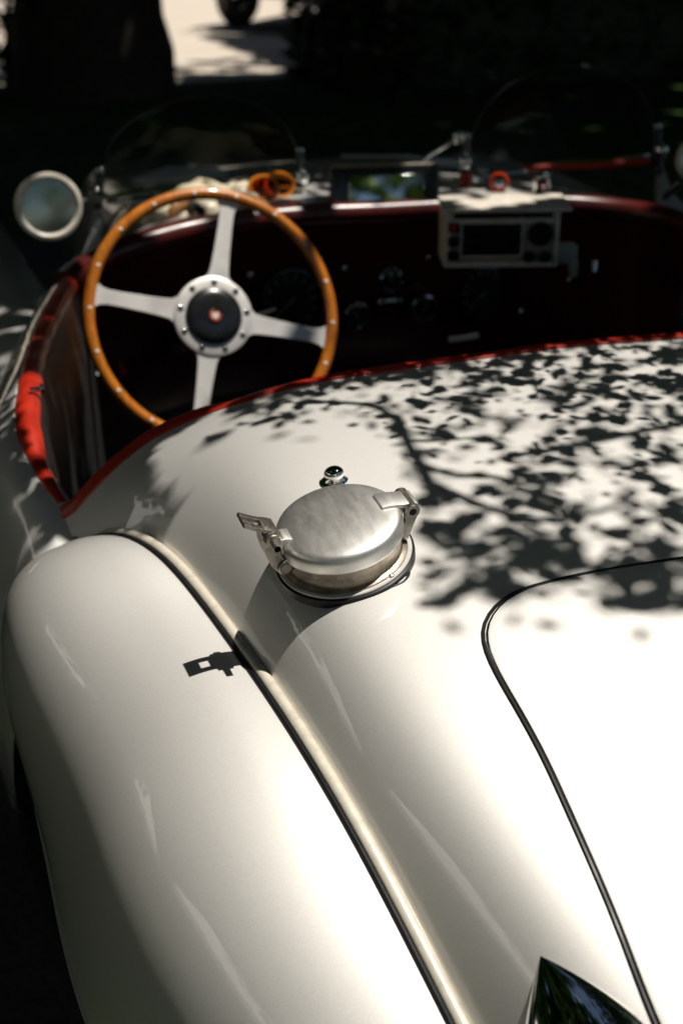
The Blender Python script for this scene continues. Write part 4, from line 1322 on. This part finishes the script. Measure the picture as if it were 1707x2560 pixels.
def marquee(cx, cy, mw, ml, turn, label):
    mq = thing("white_marquee", label, "marquee", (cx, cy, 0), "white marquees on the lawn")
    ca, sa = cos(turn), sin(turn)
    pt = lambda x, y, z: (cx + x * ca - y * sa, cy + x * sa + y * ca, z)
    apex = [pt(0, -ml * .55, 3.6), pt(0, ml * .55, 3.6)]
    eave = [pt(mw, -ml, 2.2), pt(mw, ml, 2.2), pt(-mw, ml, 2.2), pt(-mw, -ml, 2.2)]
    for q in ([eave[0], eave[1], apex[1], apex[0]], [eave[2], eave[3], apex[0], apex[1]], [eave[1], eave[2], apex[1]], [eave[3], eave[0], apex[0]]):
        up_ = [(x, y, z + .02) for x, y, z in q]; m_ = len(q)
        obj("roof_panel", (q + up_, [tuple(range(m_)), tuple(range(2 * m_ - 1, m_ - 1, -1))] + [(k, (k + 1) % m_, m_ + (k + 1) % m_, m_ + k) for k in range(m_)]), M_CANVAS, mq, smooth=False)
    for k in range(4):
        p_, q_ = np.array(eave[k]), np.array(eave[(k + 1) % 4])
        rows = [[p_ + (q_ - p_) * t + [0, 0, -h * (1 if h < .1 else .9 + .1 * abs(sin(t * pi * 6)))] for t in np.linspace(0, 1, 37)] for h in (0, .3)]
        obj("valance", grid(rows), M_CANVAS, mq)
        obj("pole", cyl((p_[0], p_[1], 0), (p_[0], p_[1], 2.2), .03, 10), M_CHROME, mq)


marquee(-7.3, .6, 1.5, 2.4, 0, "white canvas marquee level with the tail of the silver car")
marquee(-6.6, 6.6, 1.4, 2.0, radians(38), "white canvas marquee level with the bonnet of the silver car")

# shrub left of the trunk, road shining through it
shp = on_z(20, 205, 0.0)
shr = thing("shrub", "dark shrub left of the thick trunk with bright road showing through its leaves", "shrub", shp)
obj("stem", tube([shp, shp + [.05, 0, .6], shp + [0, .1, 1.2]], [.03, .02, .01], 8), M_BARK, shr)
c = crown_points(1500, [(shp[0] - .2, shp[1] + .1, .55, .75, .9), (shp[0] - .9, shp[1], .8, .8, .9), (shp[0] + .25, shp[1] + .3, .35, .45, .9)], RNG, .4)
o = link("foliage", fast_mesh("foliage", *leaf_cloud(c, RNG.uniform(.06, .13, len(c)), RNG, .6), M_LEAF_DARK), shr); tag(o, kind='stuff')

# hedge added on the right to turn the shaded background black
hed = thing("hedge", "tall dark clipped hedge beyond the right windscreen", "hedge", on_z(1250, 260, 0.0))
hx0 = on_z(850, 245, 0)[0]
hy0 = 9.6
hp_ = []
for _ in range(9000):
    x = RNG.uniform(hx0, 16); z = RNG.uniform(0, 2.6); y = hy0 + RNG.random() ** 2 * 1.2 + .12 * sin(x * 3) + .08 * sin(z * 7)
    if _ % 4 == 0: x = hx0 + RNG.random() ** 2 * .5; y = hy0 + RNG.uniform(0, 1.7)
    hp_.append((x, y + .12 * (x - hx0) * .3, z))
o = link("foliage", fast_mesh("foliage", *leaf_cloud(np.array(hp_), RNG.uniform(.09, .17, len(hp_)), RNG, .65), M_LEAF_DARK), hed); tag(o, kind='stuff')
obj("hedge_core", box((hx0 + 16) / 2 + .3, hy0 + 1.0, 1.25, 16 - hx0 - .6, 1.0, 2.5), M_LEAF_DARK, hed, smooth=False)

# parked dark car on the road
pc = on_z(735, 78, 0.0) + [.75, 1.3, 0]
pk = thing("parked_car", "dark old car parked on the pale road beyond the tree trunk", "car", pc)
th = radians(50)
PX, PY, PZ = np.array([cos(th), -sin(th), 0]), np.array([sin(th), cos(th), 0]), np.array([0, 0, 1.0])


def K_(VF):
    return xf(VF, pc, PX, PY, PZ)


sec = [(-.62, .42), (-.70, .52), (-.72, .68), (-.62, .82), (-.3, .90), (.3, .90), (.62, .82), (.72, .68), (.70, .52), (.62, .42)]
rows = []
for y, sx_, sz_ in [(-1.75, .25, .45), (-1.68, .55, .75), (-1.4, .75, .9), (-.6, .85, 1.0), (.2, 1.0, 1.05), (1.6, 1.0, 1.05), (2.2, .9, .95), (2.5, .6, .7)]:
    rows.append([(x * sx_, y, .42 + (z - .42) * sz_) for x, z in smooth_path(sec, 30)])
obj("body", K_(grid(rows, close_v=True)), M_CARBLACK, pk)
rows = []
for y, sx_, z_ in [(.1, .52, .92), (.35, .56, 1.30), (.7, .58, 1.42), (1.3, .58, 1.42), (1.8, .54, 1.28), (2.15, .48, .95)]:
    rows.append([(x * sx_, y, .85 + (z_ - .85) * z) for x, z in smooth_path([(-1, 0), (-.98, .5), (-.8, .95), (0, 1.05), (.8, .95), (.98, .5), (1, 0)], 22)])
obj("roof", K_(grid(rows)), M_CARBLACK, pk)
for sx_, y in ((-1, -1.15), (1, -1.15), (-1, 1.55), (1, 1.55)):
    prof = [(.20, -.07), (.26, -.085), (.31, -.08), (.335, -.05), (.335, .05), (.31, .08), (.26, .085), (.20, .07)]
    w = obj("wheel", K_(xf(lathe(prof, 36), (sx_ * .64, y, .335), (0, 1, 0), (0, 0, 1), (1, 0, 0))), M_TYRE, pk)
    obj("hubcap", K_(xf(lathe([(.205, .0), (.19, .05), (.12, .075), (.001, .085)], 28), (sx_ * .64, y, .335), (0, 1, 0), (0, 0, sx_), (sx_, 0, 0))), M_CHROME, w)
    rows = [[(sx_ * (.64 + .13 * cos(b)), y + .44 * cos(a), .33 + .40 * sin(a) + .05 * sin(b)) for b in np.linspace(-pi / 2, pi / 2, 7)] for a in np.linspace(.1, pi - .1, 16)]
    obj("mudguard", K_(grid(rows)), M_CARBLACK, pk)
obj("bumper", K_(tube([(-.72, -1.80, .42), (-.4, -1.88, .42), (0, -1.90, .42), (.4, -1.88, .42), (.72, -1.80, .42)], .035, 12)), M_CHROME, pk)
obj("front_axle", K_(cyl((-.6, -1.15, .33), (.6, -1.15, .33), .03, 10)), M_BLACK, pk)
for sx_ in (-1, 1):
    hl = obj("headlight", K_(xf(dome(.10, .14, 24, 7, .01), (sx_ * .42, -1.55, .74), (1, 0, 0), (0, 0, 1), (0, 1, 0))), M_CARBLACK, pk)
    obj("headlight_glass", K_(xf(dome(.098, .02, 24, 5), (sx_ * .42, -1.56, .74), (1, 0, 0), (0, 0, 1), (0, -1, 0))), M_CHROME, hl)
